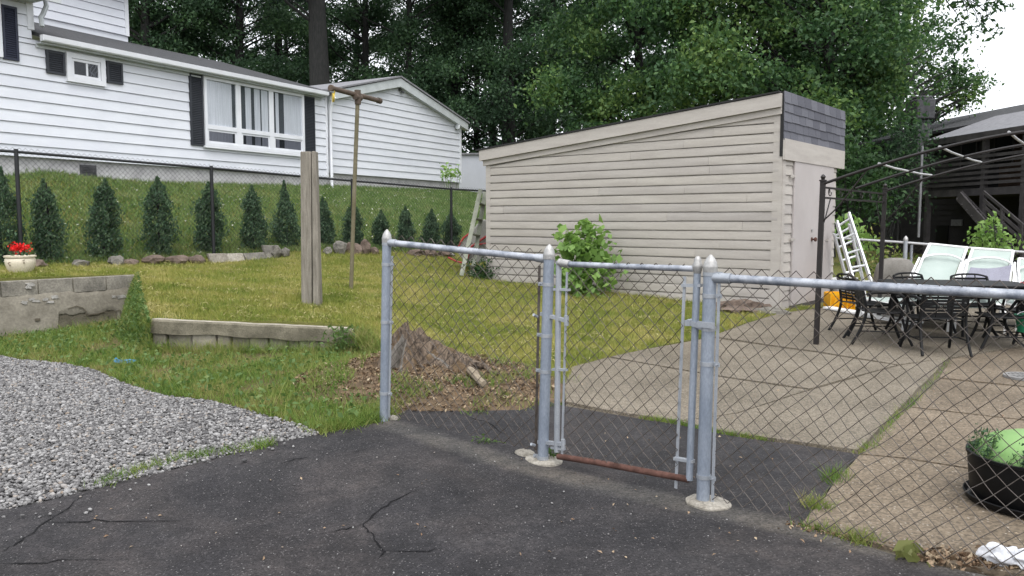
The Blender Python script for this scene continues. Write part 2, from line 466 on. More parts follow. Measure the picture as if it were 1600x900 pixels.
M['potmark'] = pm('pot_mark', (.22, .17, .12), rough=.5)
M['red'] = islandmat('red_petal', [(0, (.5, .008, .008)), (1, (.75, .02, .02))], rough=.6)
M['woodladder'] = pm('grey_green_ladder', (.17, .185, .14), (.28, .29, .24), rough=.9, scale=6)
M['barrow'] = pm('grey_tray', (.24, .24, .22), (.33, .33, .30), rough=.7, scale=5)
M['barrowred'] = pm('red_frame', (.32, .03, .03), rough=.6)
M['alu'] = pm('aluminium', (.66, .68, .70), rough=.4, metal=.35, var=.08)
M['whiteplastic'] = pm('white_plastic', (.78, .78, .78), rough=.4, var=.05, fine=.03)
M['sling'] = pm('mint_sling', (.35, .415, .385), (.405, .465, .435), rough=.7, scale=3, fscale=160, fine=.05)
M['greysling'] = pm('grey_cloth', (.20, .20, .25), (.26, .26, .31), rough=.8, scale=3)
M['blackiron'] = pm('black_iron', (.005, .005, .0055), rough=.6, var=.3, spec=.22)
M['browniron'] = pm('brown_metal', (.013, .010, .0095), rough=.5, var=.3)
M['purlin'] = pm('pale_purlin', (.42, .42, .43), rough=.5, var=.1)
M['yellow'] = pm('yellow_crate', (.85, .43, .01), rough=.5, var=.1)
M['cover'] = pm('grill_cover', (.13, .12, .105), (.22, .205, .185), rough=.8, scale=4)
M['blackpot'] = pm('black_pot', (.0045, .0045, .005), rough=.5, var=.3, spec=.18)
M['lime'] = pm('lime_plastic', (.15, .28, .085), (.21, .35, .12), rough=.45, scale=3, fine=.03)
M['limedark'] = pm('lime_dark', (.09, .30, .03), rough=.4)
M['darkwall'] = pm('dark_wall', (.022, .020, .022), (.036, .033, .035), rough=.9, scale=2)
M['darkwood'] = pm('dark_deck_wood', (.048, .044, .046), (.085, .078, .080), rough=.9, scale=3)
M['brownwall'] = pm('brown_panel', (.09, .055, .04), rough=.9)
M['porchroof'] = pm('porch_roof', (.17, .17, .185), (.24, .24, .255), rough=.9, scale=8)
M['chimney'] = pm('chimney', (.05, .05, .055), (.085, .085, .09), rough=.95, scale=6)
M['palewall'] = pm('pale_wall', (.46, .48, .53), rough=.6, var=.03)
M['bag'] = pm('white_bag', (.62, .63, .66), rough=.9, var=.06, spec=.1)
M['blue'] = pm('blue_plastic', (.04, .20, .36), rough=.5)
M['green'] = pm('green_bucket', (.02, .25, .12), rough=.45)
M['pink'] = pm('red_bundle', (.6, .06, .09), (.7, .45, .48), rough=.8, scale=9, stops=(.48, .52))
M['drain'] = pm('drain_iron', (.20, .195, .19), rough=.7, var=.2)
M['grass'] = leafmat('grass_blade', [(0, (.065, .105, .018)), (.28, (.15, .195, .032)), (.55, (.25, .255, .06)), (.8, (.36, .32, .11)), (1, (.48, .42, .21))], trans=.25, nscale=1.5, nw=.66, rough=.7)
M['verge'] = leafmat('verge_grass', [(0, (.05, .10, .02)), (.38, (.115, .19, .035)), (.65, (.20, .225, .06)), (.85, (.27, .235, .10)), (1, (.36, .29, .16))], trans=.25, nscale=2.6, nw=.62, rough=.7)
M['straw'] = islandmat('straw', [(0, (.16, .155, .05)), (.5, (.25, .23, .085)), (1, (.36, .32, .15))])
M['bank'] = leafmat('bank_grass', [(0, (.065, .125, .03)), (.4, (.125, .205, .06)), (.75, (.20, .255, .095)), (1, (.32, .325, .185))], trans=.25, nscale=2.4, nw=.62, rough=.7)
M['clover'] = islandmat('white_clover', [(0, (.35, .36, .28)), (1, (.55, .56, .48))])
M['weed'] = leafmat('weed_leaf', [(0, (.055, .10, .03)), (.6, (.105, .175, .05)), (1, (.20, .245, .09))], trans=.3, nscale=5)
M['yellowweed'] = leafmat('yellow_weed', [(0, (.12, .14, .04)), (1, (.22, .23, .09))], trans=.3)
M['deadleaf'] = islandmat('dry_leaf', [(0, (.16, .10, .06)), (.6, (.28, .20, .13)), (1, (.36, .29, .2))])
M['arb'] = leafmat('arborvitae_spray', [(0, (.026, .060, .035)), (.5, (.070, .130, .068)), (1, (.16, .23, .115))], trans=.35, nscale=3, nw=.35)
M['bush'] = leafmat('bush_leaf', [(0, (.10, .19, .05)), (.5, (.18, .30, .08)), (1, (.28, .40, .12))], trans=.35, nscale=2)
M['maple'] = leafmat('maple_leaf', [(0, (.024, .056, .028)), (.42, (.046, .102, .040)), (.64, (.085, .16, .052)), (1, (.23, .33, .09))], trans=.32, nscale=.45, nw=.6)
M['wood_leaf'] = leafmat('woodland_leaf', [(0, (.026, .052, .032)), (.5, (.044, .088, .044)), (.85, (.074, .14, .054)), (1, (.135, .215, .068))], trans=.33, nscale=.35, nw=.55)
M['pine'] = leafmat('pine_needle', [(0, (.010, .022, .018)), (.6, (.017, .036, .026)), (1, (.03, .058, .034))], trans=.1, nscale=.5)
M['understory'] = leafmat('understory_leaf', [(0, (.016, .04, .018)), (.6, (.038, .085, .028)), (1, (.08, .145, .04))], trans=.3, nscale=1)

# ------------------------------------------------------------------ foliage helpers
def leafquads(C, size, bias=.5, aspect=.55, rng=NR, vert=None):
    n = len(C)
    nm = rng.normal(size=(n, 3)); nm[:, 2] = nm[:, 2] * .7 + bias
    nm /= np.linalg.norm(nm, axis=1, keepdims=True)
    a = rng.normal(size=(n, 3))
    if vert is not None: a = a * (1 - vert) + np.array([0, 0, 1.6]) * vert
    t = a - nm * (a * nm).sum(1, keepdims=True)
    t /= np.linalg.norm(t, axis=1, keepdims=True) + 1e-9
    b = np.cross(nm, t)
    L = (size * rng.uniform(.6, 1.35, n))[:, None]
    V = np.empty((n, 4, 3))
    V[:, 0] = C - t * L * .5 - nm * L * .08
    V[:, 1] = C + b * L * aspect * .5 + nm * L * .06 - t * L * .05
    V[:, 2] = C + t * L * .5 - nm * L * .10
    V[:, 3] = C - b * L * aspect * .5 + nm * L * .06 - t * L * .05
    Fc = np.arange(n * 4).reshape(n, 4)
    return V.reshape(-1, 3), Fc

def clumpcloud(clumps, per, flat=.55, rng=NR):
    out = []
    for (c, r) in clumps:
        k = int(per * r * r)
        q = rng.normal(size=(k, 3)) * np.array([.5, .5, .5 * flat]) * r
        q[:, 2] -= .22 * (q[:, 0] ** 2 + q[:, 1] ** 2) / max(r, .1)
        out.append(np.array(c) + q)
    return np.vstack(out)

def limb(mb, a, b, r0, r1, seed=0, n=6, wob=.08):
    a = Vector(a); b = Vector(b); L = (b - a).length
    pts = []; rs = []
    k = 7
    for i in range(k + 1):
        t = i / k
        p = a.lerp(b, t)
        p += Vector((noise.noise(Vector((seed, t * 3, 1))), noise.noise(Vector((seed, t * 3, 5))), .35 * math.sin(t * PI) )) * wob * L * (1 if 0 < i < k else 0)
        pts.append(p); rs.append(r0 + (r1 - r0) * t)
    mb.tube(pts, rs, n)

def tree(name, label, base, height, r0, clumps, per, leaf, mat, group=None, cat='tree', lean=(0, 0), bias=.6, flat=.55, limbs=True, aspect=.6, extra=None):
    t = thing(name, label, cat, base, group)
    base = Vector(base)
    mb = MB()
    top = base + Vector((lean[0], lean[1], height))
    pts = []; rs = []
    sd = R.random() * 50
    for i in range(11):
        q = i / 10
        p = base.lerp(top, q) + Vector((noise.noise(Vector((sd, q * 2.5, 0))), noise.noise(Vector((sd, q * 2.5, 9))), 0)) * .35 * q
        if i == 0: p.z -= .3
        pts.append(p); rs.append(r0 * (1.35 if i == 0 else (1 - q * .82)))
    mb.tube(pts, rs, 10)
    if limbs:
        for i, (c, r) in enumerate(clumps):
            c = Vector(c)
            hd = Vector((c.x - base.x, c.y - base.y, 0)).length
            q = max(.12, min(.92, (c.z - base.z - hd * .55) / height))
            j = q * 10; i0 = int(j); a = pts[i0].lerp(pts[min(i0 + 1, 10)], j - i0)
            rr = max(.02, min(r0 * (1 - q * .82) * .45, .03 + hd * .012))
            limb(mb, a, c, rr, .012, seed=i + sd)
    if extra: extra(mb)
    part('trunk', mb, M['bark'], t)
    C = clumpcloud(clumps, per, flat)
    V, Fc = leafquads(C, leaf, bias, aspect)
    npmesh('crown', V, Fc, mat, t)
    return t

def pxclumps(n, x0, x1, y0, y1, D0, D1, r0, r1):
    out = []
    for i in range(n):
        # stratified in x so that no hole is left by chance
        px = x0 + (x1 - x0) * ((i + R.random()) / n)
        py = R.uniform(y0, y1); D = R.uniform(D0, D1)
        out.append((tuple(P(px, py, D)), R.uniform(r0, r1)))
    return out

def inpoly(xy, poly):
    x, y = xy[:, 0], xy[:, 1]
    ins = np.zeros(len(xy), bool)
    n = len(poly)
    for i in range(n):
        x0, y0 = poly[i][:2]; x1, y1 = poly[(i + 1) % n][:2]
        c = ((y0 > y) != (y1 > y)) & (x < (x1 - x0) * (y - y0) / (y1 - y0 + 1e-12) + x0)
        ins ^= c
    return ins

def scatter(poly, dens, rng=NR, ylim=None):
    A = np.array([p[:2] for p in poly])
    lo, hi = A.min(0), A.max(0)
    n = int((hi - lo).prod() * dens)
    q = rng.uniform(lo, hi, size=(n, 2))
    return q[inpoly(q, poly)]

def frustum(q, m=150):
    px = 800 + F * q[:, 0] / np.maximum(q[:, 1], .1)
    return q[(px > -m) & (px < 1600 + m) & (q[:, 1] > 1.5)]

def blades(xy, z, h, w, rng=NR, lean=.5):
    n = len(xy)
    a = rng.uniform(0, 2 * PI, n)
    hh = h * rng.uniform(.45, 1.35, n)
    ln = lean * hh * rng.uniform(.1, 1.2, n)
    th = rng.uniform(0, 2 * PI, n)
    ww = w * rng.uniform(.7, 1.3, n) / 2
    V = np.empty((n, 3, 3))
    V[:, 0] = np.stack([xy[:, 0] - np.cos(a) * ww, xy[:, 1] - np.sin(a) * ww, z - .008], 1)
    V[:, 1] = np.stack([xy[:, 0] + np.cos(a) * ww, xy[:, 1] + np.sin(a) * ww, z - .008], 1)
    V[:, 2] = np.stack([xy[:, 0] + np.cos(th) * ln, xy[:, 1] + np.sin(th) * ln, z + hh], 1)
    return V.reshape(-1, 3), np.arange(n * 3).reshape(n, 3)

def sheet(name, poly, zf, off, mat, step=.3, kind='structure', jag=0, skirt=0, extra_mb=None):
    """a ground sheet with the outline poly draped over zf"""
    pts = []
    n = len(poly)
    for i in range(n):
        a = Vector(poly[i][:2]); b = Vector(poly[(i + 1) % n][:2])
        k = max(1, int((b - a).length / max(step * .5, .05)))
        if (b - a).length > 15: k = 8
        for j in range(k):
            p = a.lerp(b, j / k)
            if jag and j: p += Vector((R.uniform(-jag, jag), R.uniform(-jag, jag)))
            pts.append(p)
    nb = len(pts)
    A = np.array([tuple(p) for p in pts]); lo, hi = A.min(0), A.max(0)
    gx = np.arange(lo[0], hi[0], step); gy = np.arange(lo[1], hi[1], step)
    if len(gx) * len(gy) > 60000:
        gx = np.concatenate([np.arange(-12, 12, step), np.arange(lo[0], -12, 3), np.arange(12, hi[0], 3)])
        gy = np.concatenate([np.arange(max(lo[1], 4), 30, step), np.arange(30, hi[1], 3)])
    g = np.array(np.meshgrid(gx, gy)).reshape(2, -1).T
    g = g[inpoly(g, [tuple(p) for p in pts])]
    d = np.min(((g[:, None, :] - A[None, ::2, :]) ** 2).sum(2), 1) if len(g) < 20000 else np.ones(len(g))
    g = g[d > (step * .3) ** 2]
    allp = pts + [Vector(q) for q in g]
    r = delaunay_2d_cdt(allp, [], [list(range(nb))], 1, 1e-4)
    V2 = np.array([tuple(v) for v in r[0]])
    Z = zf(V2) + off
    mb = MB()
    mb.add(np.column_stack([V2, Z]), [tuple(f) for f in r[2]])
    if skirt:
        Zb = zf(A)
        vs = [(A[i, 0], A[i, 1], Zb[i] + off) for i in range(nb)] + [(A[i, 0], A[i, 1], Zb[i] + off - skirt) for i in range(nb)]
        mb.add(vs, [(i, (i + 1) % nb, (i + 1) % nb + nb, i + nb) for i in range(nb)])
    if extra_mb: extra_mb(mb)
    o = solo(name, mb, mat, None, None, kind=kind, smooth=True, loc=(0, 0, 0))
    return o

zu = ZU.many
zl = ZL.many
def upz(p): return Vector((p[0], p[1], ZU(p[0], p[1])))
def GL(px, py): return ZL.hit(px, py)
def GU(px, py): return ZU.hit(px, py)

# ================================================================== SETTING
# base ground reaching to the horizon
mb = MB()
xs = [-400, -150, -60, -30] + list(np.arange(-18, 18.1, .6)) + [30, 60, 150, 400]
ys = [-100, -30, -10] + list(np.arange(-4, 20.1, .6)) + [30, 60, 150, 400]
g = np.array([(x, y) for y in ys for x in xs], float)
near = (np.abs(g[:, 0]) < 18.5) & (g[:, 1] > -4.5) & (g[:, 1] < 20.5)
z = np.where(near, zl(g) * np.clip(1 - np.maximum(np.abs(g[:, 0]) - 12, 0) / 6, 0, 1), 0) - .06
z = np.where(g[:, 1] > 14, -.06, z)
nx = len(xs)
mb.add(np.column_stack([g, z]), [(j * nx + i, j * nx + i + 1, (j + 1) * nx + i + 1, (j + 1) * nx + i) for j in range(len(ys) - 1) for i in range(nx - 1)])
solo('ground', mb, M['soil'], None, None, kind='structure', loc=(0, 0, 0))

# wall line and curb line (retaining edges of the lawn)
W0 = G(0, 437, .77); W1 = G(215, 430, .74)
wd = (W1 - W0); wd.z = 0; wd.normalize()
wn = Vector((-wd.y, wd.x, 0))            # away from camera
WX = W0 - wd * 6
C0 = G(232, 499, .40); C1 = G(562, 514, .30)

edge_px = [(600, 540), (585, 590), (603, 650), (640, 640), (720, 619), (790, 618), (845, 616)]
lawn_edge = [tuple(GU(*a))[:2] for a in edge_px]
pat_left_px = [(886, 602), (893, 577), (950, 562), (1000, 551), (1050, 540), (1110, 529), (1165, 508)]
pat_left = [tuple(GL(*a))[:2] for a in pat_left_px]
SH_R = P(1215, 487, 11.9); SH_R.z = ZU(SH_R.x, SH_R.y)
lawn_poly = [tuple((WX + wn * .1))[:2], tuple((W1 + wn * .1))[:2], tuple(C0)[:2], (C0.x + .05, C0.y + .1), (C1.x, C1.y + .1)] + lawn_edge + pat_left + \
            [(SH_R.x - .1, SH_R.y - .3), (5.3, 13.0), (6.0, 15.0), (9, 17.5), (30, 20), (60, 30), (60, 90), (-60, 90), (-60, 7)]
def lawn_slope(mbx):
    n_ = 16; vs = []; fs = []
    for i in range(n_ + 1):
        p = W1.lerp(C0, i / n_); z0 = ZU(p.x, p.y)
        for j in range(6):
            s_ = j / 5
            kk = min(1, (1 - i / n_) * 2.0) * (1 - .45 * (1 - i / n_)); x_ = p.x - .26 * s_ * kk; y_ = p.y - .20 * s_ * min(1, (1 - i / n_) * 2.5) - .01
            zz = z0 * (1 - s_) + (ZL(x_, y_) - .02) * s_ + .06 * math.sin(s_ * PI) + .03 * noise.noise(Vector((x_ * 4, y_ * 4, 2)))
            vs.append((x_, y_, zz))
    for i in range(n_):
        for j in range(5):
            a_ = i * 6 + j; fs.append((a_, a_ + 6, a_ + 7, a_ + 1))
    mbx.add(vs, fs)
sheet('lawn', lawn_poly, zu, 0, M['lawnsoil'], step=.3, skirt=.45, extra_mb=lawn_slope)

# driveway
drive_px = [(-60, 818), (0, 803), (60, 792), (130, 772), (235, 746), (350, 716), (430, 697), (500, 681), (560, 670), (601, 662), (640, 640), (680, 627), (730, 619), (790, 617), (840, 618),
            (868, 634), (960, 650), (1060, 667), (1130, 682), (1240, 697), (1343, 713), (1308, 748), (1285, 785), (1262, 812), (1250, 826), (1320, 848), (1400, 872), (1500, 895), (1600, 915)]
drive = [tuple(GL(*a))[:2] for a in drive_px]
drive += [(4, 2.0), (5, -4), (-12, -4), (-12, 3.6)]
cracks_px = [[(722, 633), (738, 630), (752, 631), (770, 629), (792, 630)], [(742, 634), (760, 637), (778, 634)], [(700, 648), (760, 662), (800, 690)], [(135, 775), (115, 790), (95, 808), (70, 822), (45, 842), (20, 858), (0, 872)], [(70, 822), (110, 822), (150, 819), (230, 820), (300, 822)],
             [(655, 770), (610, 790), (585, 808), (567, 825), (580, 838), (592, 860), (600, 868), (585, 885)], [(567, 825), (535, 833), (490, 842)],
             [(600, 867), (660, 866), (700, 865)], [(440, 728), (470, 721), (485, 717)], [(550, 710), (590, 703)], [(0, 888), (60, 886), (120, 880), (180, 882)]]
def cracks(mbx):
    mbx.cur = 1
    for c in cracks_px:
        pts = []
        for a, b in zip(c, c[1:]):
            for k in range(4):
                t = k / 4
                p = GL(a[0] + (b[0] - a[0]) * t + R.uniform(-2, 2), a[1] + (b[1] - a[1]) * t + R.uniform(-1, 1))
                pts.append(p)
        n = len(pts); vs = []; fs = []
        for i, p in enumerate(pts):
            d = (pts[min(i + 1, n - 1)] - pts[max(i - 1, 0)]); d.z = 0
            d.normalize()
            w = R.uniform(.002, .0075) * (1.7 if c is cracks_px[0] else .8) * min(1, (i + 1) / 4, (n - i) / 4)
            q = Vector((-d.y, d.x, 0)) * w
            vs += [p + q + Vector((0, 0, .014)), p - q + Vector((0, 0, .014))]
        fs = [(2 * i, 2 * i + 1, 2 * i + 3, 2 * i + 2) for i in range(n - 1)]
        mbx.add(vs, fs)
# worn paler strip in the asphalt below the fence line
fl = Vector((GL(1098, 790) - GL(604, 660))); fl.z = 0; fl.normalize()
fnn = Vector((fl.y, -fl.x, 0))
if fnn.y > 0: fnn = -fnn
q0 = GL(850, 732)
M['asphalt'] = specklemat('asphalt', (.0135, .0125, .0137), (.036, .033, .034), (.105, .099, .098), cell=105, thr=.85, big=1.3, mid=True,
                          band=((q0 + fnn * .10).dot(fnn), (fnn.x, fnn.y), .15, (.070, .065, .058)))
sheet('driveway', drive, zl, .010, [M['asphalt'], M['crack']], step=.25, jag=.012, skirt=.05, extra_mb=cracks)

# gravel bed
grav_px = [(500, 681), (430, 697), (350, 716), (235, 746), (130, 772), (60, 792), (0, 803), (-60, 818), (-200, 845), (-260, 700), (-220, 560), (-60, 556), (0, 558), (30, 564), (100, 570), (150, 582), (190, 600), (260, 622), (330, 630), (420, 655), (470, 668)]
grav = [tuple(GL(*a))[:2] for a in grav_px]
sheet('gravel_bed', grav, zl, .004, M['gravelbed'], step=.25)
# verge: rough grass strip between gravel and the walls
verge_px = [(601, 662), (560, 670), (500, 681), (470, 668), (420, 655), (330, 630), (260, 622), (190, 600), (150, 582), (100, 570), (30, 564), (0, 558), (-60, 556)]
verge = [tuple(GL(*a))[:2] for a in verge_px] + [tuple(W0 - wd * 1.2)[:2], tuple(W1)[:2], (W1.x + .3, W1.y), tuple(C0)[:2], tuple(C1)[:2]] + lawn_edge[:3]
sheet('grass_verge', verge, zl, .006, M['soil'], step=.25)

# patio: aggregate slabs and tan slabs
aggr_polys = [
    [(893, 577), (950, 562), (1130, 594), (1262, 613), (1150, 650), (1062, 662), (960, 648), (884, 632), (882, 605)],
    [(950, 560), (1000, 551), (1110, 530), (1275, 554), (1400, 574), (1265, 611), (1130, 592)],
    [(1152, 651), (1266, 614), (1402, 576), (1482, 563), (1340, 710), (1240, 695), (1132, 680), (1064, 664)],
    [(1112, 528), (1165, 508), (1185, 495), (1215, 489), (1300, 482), (1420, 500), (1640, 535), (1500, 560), (1404, 573), (1277, 552)],
    [(1300, 480), (1330, 462), (1500, 470), (1800, 490), (1800, 545), (1640, 533), (1420, 498)]]
tan_polys = [
    [(1486, 564), (1500, 561), (1640, 536), (1800, 547), (1800, 622), (1600, 606), (1468, 593)],
    [(1466, 595), (1600, 608), (1800, 624), (1820, 700), (1600, 660), (1424, 639)],
    [(1422, 641), (1600, 662), (1820, 702), (1860, 790), (1600, 748), (1515, 736), (1415, 720), (1345, 713)],
    [(1343, 715), (1413, 722), (1515, 738), (1600, 750), (1860, 792), (1900, 930), (1600, 905), (1500, 890), (1400, 866), (1320, 845), (1252, 824), (1264, 812), (1287, 785), (1310, 748)]]
def slabs(name, polys, off, mat, sink):
    mb = MB()
    for pl in polys:
        P2 = [GL(*a) for a in pl]
        c = sum((Vector(p) for p in P2), Vector()) / len(P2)
        P2 = [p + (c - p).normalized() * .0018 for p in P2]
        q = np.array([tuple(p)[:2] for p in P2])
        # densify outline
        pts = []
        for i in range(len(q)):
            a, b = q[i], q[(i + 1) % len(q)]
            k = max(1, int(np.linalg.norm(b - a) / .25))
            for j in range(k):
                w = a + (b - a) * j / k
                if j: w = w + NR.uniform(-.006, .006, 2)
                pts.append(w)
        pts = np.array(pts)
        nb = len(pts)
        lo, hi = pts.min(0), pts.max(0)
        gg = np.array(np.meshgrid(np.arange(lo[0], hi[0], .35), np.arange(lo[1], hi[1], .35))).reshape(2, -1).T
        gg = gg[inpoly(gg, [tuple(p) for p in pts])]
        dd = np.min(((gg[:, None] - pts[None]) ** 2).sum(2), 1) if len(gg) else np.zeros(0)
        gg = gg[dd > .01]
        r = delaunay_2d_cdt([Vector(p) for p in pts] + [Vector(p) for p in gg], [], [list(range(nb))], 1, 1e-4)
        V2 = np.array([tuple(v) for v in r[0]])
        tilt = R.uniform(-.002, .002)
        mb.add(np.column_stack([V2, zl(V2) + off + tilt]), [tuple(f) for f in r[2]])
        zb = zl(pts) + off + tilt
        mb.add([(pts[i, 0], pts[i, 1], zb[i]) for i in range(nb)] + [(pts[i, 0], pts[i, 1], zb[i] - sink) for i in range(nb)],
               [(i, (i + 1) % nb, (i + 1) % nb + nb, i + nb) for i in range(nb)])
    return solo(name, mb, mat, None, None, kind='structure', loc=(0, 0, 0))
slabs('patio', aggr_polys, .022, M['agg'], .08)
slabs('patio_paving', tan_polys, .018, M['tan'], .08)
sheet('patio_bed', [tuple(GL(*a))[:2] for a in [(884, 604), (893, 577), (1000, 551), (1110, 529), (1165, 508), (1215, 488), (1330, 462), (1800, 488), (1860, 790), (1900, 930), (1600, 905), (1500, 892), (1400, 868), (1252, 826), (1343, 714), (1060, 665), (884, 634)]],
      zl, -.004, M['joint'], step=.4)

# ------------------------------------------------------------------ grass (stuff)
q = frustum(scatter([(-9, 8.2), (-9, 20), (4.6, 20), (4.6, 5.2), (-2, 5.2), (-3, 8.2)], 4200))
q = q[inpoly(q, lawn_poly)]
bald = np.array([noise.noise(Vector((a * 1.3, b * 1.3, 3))) for a, b in q])
mound = (((q[:, 0] + .72) / 1.15) ** 2 + ((q[:, 1] - 7.0) / 1.25) ** 2)
keep = (NR.random(len(q)) < np.clip(1.05 + bald * .8, .45, 1)) & ((mound > 1) | (NR.random(len(q)) < .25))
keep &= (q[:, 1] < 11) | (NR.random(len(q)) < .6)
shed_l = Vector((-.5, 15.5)); 
q = q[keep]
tuftn = np.array([noise.noise(Vector((a * 7, b * 7, 13))) for a, b in q])
V, Fc = blades(q, zu(q) + np.maximum(tuftn, 0) * .02, .042, .008, lean=1.1)
cn = np.array([noise.noise(Vector((a * 2.4, b * 5.5, 31))) for a, b in q])
qs = q[(cn > .12) & (NR.random(len(q)) < .18)]
Vs, Fs = leafquads(np.column_stack([qs, zu(qs) + .045 + NR.uniform(-.01, .015, len(qs))]), .055, 1.6, .14)
meta(npmesh('grass_clippings', Vs, Fs, M['straw']), 'dry straw coloured grass clippings lying in patches on the lawn', 'grass clippings', kind='stuff')
V2, F2 = blades(q[::9], zu(q[::9]), .085, .007, lean=.9)
o = npmesh('lawn_grass', np.vstack([V, V2]), np.vstack([Fc, F2 + len(V)]), M['grass'])
meta(o, 'mown yellow green grass on the lawn in front of the shed', 'grass', kind='stuff')
# bank
q = frustum(scatter([(-15, 11), (-15, 19), (-1, 30), (2, 30), (2, 17), (-2.5, 17), (-7.5, 11)], 1500))
zz = zu(q)
fd = (q[:, 0] + 7.32) * (-.75) + (q[:, 1] - 11.8) * .66       # behind the fence line
q = q[fd > 0]; zz = zu(q)
V, Fc = blades(q, zz, .10, .018, lean=.9)
o = npmesh('bank_grass', V, Fc, M['bank'])
meta(o, 'green grass on the slope behind the black fence', 'grass', kind='stuff')
qc = q[NR.random(len(q)) < .012]
V, Fc = leafquads(np.column_stack([qc, zu(qc) + .07]), .040, 1.5, .8)
meta(npmesh('clover_flowers', V, Fc, M['clover']), 'pale clover heads dotted over the grassy slope', 'flowers', kind='stuff')
# verge grass
q = frustum(scatter(verge, 4200))
nb = np.array([noise.noise(Vector((a * 1.6, b * 1.6, 8))) for a, b in q])
brown = np.exp(-(((q[:, 0] + 1.3) / .8) ** 2 + ((q[:, 1] - 7.3) / .8) ** 2))
nearkerb = np.clip((q[:, 1] - 8.35) / .3, 0, 1) * (q[:, 0] > -3.9)
keep = NR.random(len(q)) < np.clip(.9 + nb * 1.4 - brown * .6 - nearkerb * .45, .06, 1)
q = q[keep]
V, Fc = blades(q, zl(q) + .006, .055, .008, lean=1.0)
qb = q[::6]
V2, F2 = blades(qb, zl(qb), .12, .008, lean=.8)
# broad leaves of weeds
qw = q[(NR.random(len(q)) < .055)]
V3, F3 = leafquads(np.column_stack([qw, zl(qw) + NR.uniform(.02, .09, len(qw))]), .05, 1.0, .6)
o = npmesh('verge_grass', np.vstack([V, V2]), np.vstack([Fc, F2 + len(V)]), M['verge'])
meta(o, 'rough green grass between the gravel and the low kerb', 'grass', kind='stuff')
o = npmesh('verge_weeds', V3, F3, M['weed'])
meta(o, 'broad leaved weeds in the rough grass by the gravel', 'weeds', kind='stuff')
# slope between wall end and curb
def slope_pts(n):
    t = NR.random(n) * 1.06; s = NR.random(n) * 1.15
    p = np.array(W1)[:2] + (np.array(C0)[:2] - np.array(W1)[:2]) * t[:, None]
    z0 = zu(p)
    k_ = np.clip((1 - t) * 2.0, 0, 1) * (1 - .45 * (1 - t))
    a = p + np.stack([-.26 * s * k_, -.20 * s * np.clip((1 - t) * 2.5, 0.1, 1) - .01], 1)
    s1 = np.minimum(s, 1)
    zt = z0 * (1 - s1) + (zl(a) - .02) * s1 + .06 * np.sin(s1 * PI)
    return a, zt
a, zt = slope_pts(9000)
V, Fc = blades(a, zt, .055, .009, lean=1.1)
a2, z2 = slope_pts(1800)
meta(npmesh('slope_grass', V, Fc, M['verge']), 'long grass on the short slope at the end of the block wall', 'grass', kind='stuff')
V, Fc = leafquads(np.column_stack([a2, z2 + .05]), .055, .8, .6)
meta(npmesh('slope_weeds', V, Fc, M['weed']), 'leafy weeds at the end of the block wall', 'weeds', kind='stuff')

# tufts along the paving edges
def tuft_line(name, label, pxs, n, spread, h, zf=GL):
    pts = []
    for i in range(n):
        j = R.randrange(len(pxs) - 1); t = R.random()
        a, b = pxs[j], pxs[j + 1]
        p = zf(a[0] + (b[0] - a[0]) * t, a[1] + (b[1] - a[1]) * t)
        pts.append((p.x + R.gauss(0, spread), p.y + R.gauss(0, spread), p.z))
    pts = np.array(pts)
    V, Fc = blades(pts[:, :2], pts[:, 2] + .01, h, .006, lean=1.3)
    meta(npmesh(name, V, Fc, M['verge']), label, 'grass', kind='stuff')
tuft_line('edge_grass', 'moss and grass tufts along the asphalt and patio joint', [(1000, 655), (1060, 664), (1130, 680), (1200, 691)], 900, .018, .03)
tuft_line('edge_grass', 'grass tufts in the joint beside the tan slabs', [(1343, 712), (1365, 700), (1400, 655), (1440, 620), (1480, 568)], 420, .02, .05)
tuft_line('edge_grass', 'green tufts at the corner of the dark asphalt patch', [(1310, 745), (1300, 760)], 160, .04, .07)
tuft_line('edge_grass', 'small green tuft beside the tan slab edge near the fence', [(1270, 795), (1280, 800)], 160, .035, .07)
tuft_line('edge_grass', 'long grass and weeds along the foot of the low kerb', [(238, 533), (330, 540), (420, 546), (545, 552)], 1500, .04, .13, zf=lambda a, b: (lambda q: Vector((q.x, q.y - .12, q.z)))(Vector((*(C0.lerp(C1, (a - 238) / 307).to_2d()), ZL(*C0.lerp(C1, (a - 238) / 307).to_2d())))))
tuft_line('edge_grass', 'grass strip under the right fence panel', [(1255, 828), (1340, 848), (1350, 852)], 300, .03, .05)
tuft_line('edge_grass', 'grass growing between gravel and asphalt', [(150, 764), (210, 745), (280, 722), (330, 716), (400, 704), (420, 698)], 800, .03, .05)
tuft_line('edge_grass', 'bright grass at the gravel corner beside the end post', [(500, 676), (540, 668), (595, 655), (598, 640)], 1500, .06, .07)

tuft_line('edge_grass', 'long grass hanging over the bare soil at the right end of the low kerb', [(563, 515), (575, 528), (600, 541)], 1300, .05, .09, zf=lambda a, b: (lambda q: Vector((q.x, q.y - .03, q.z - R.random() * .14)))(GU(a, b)))
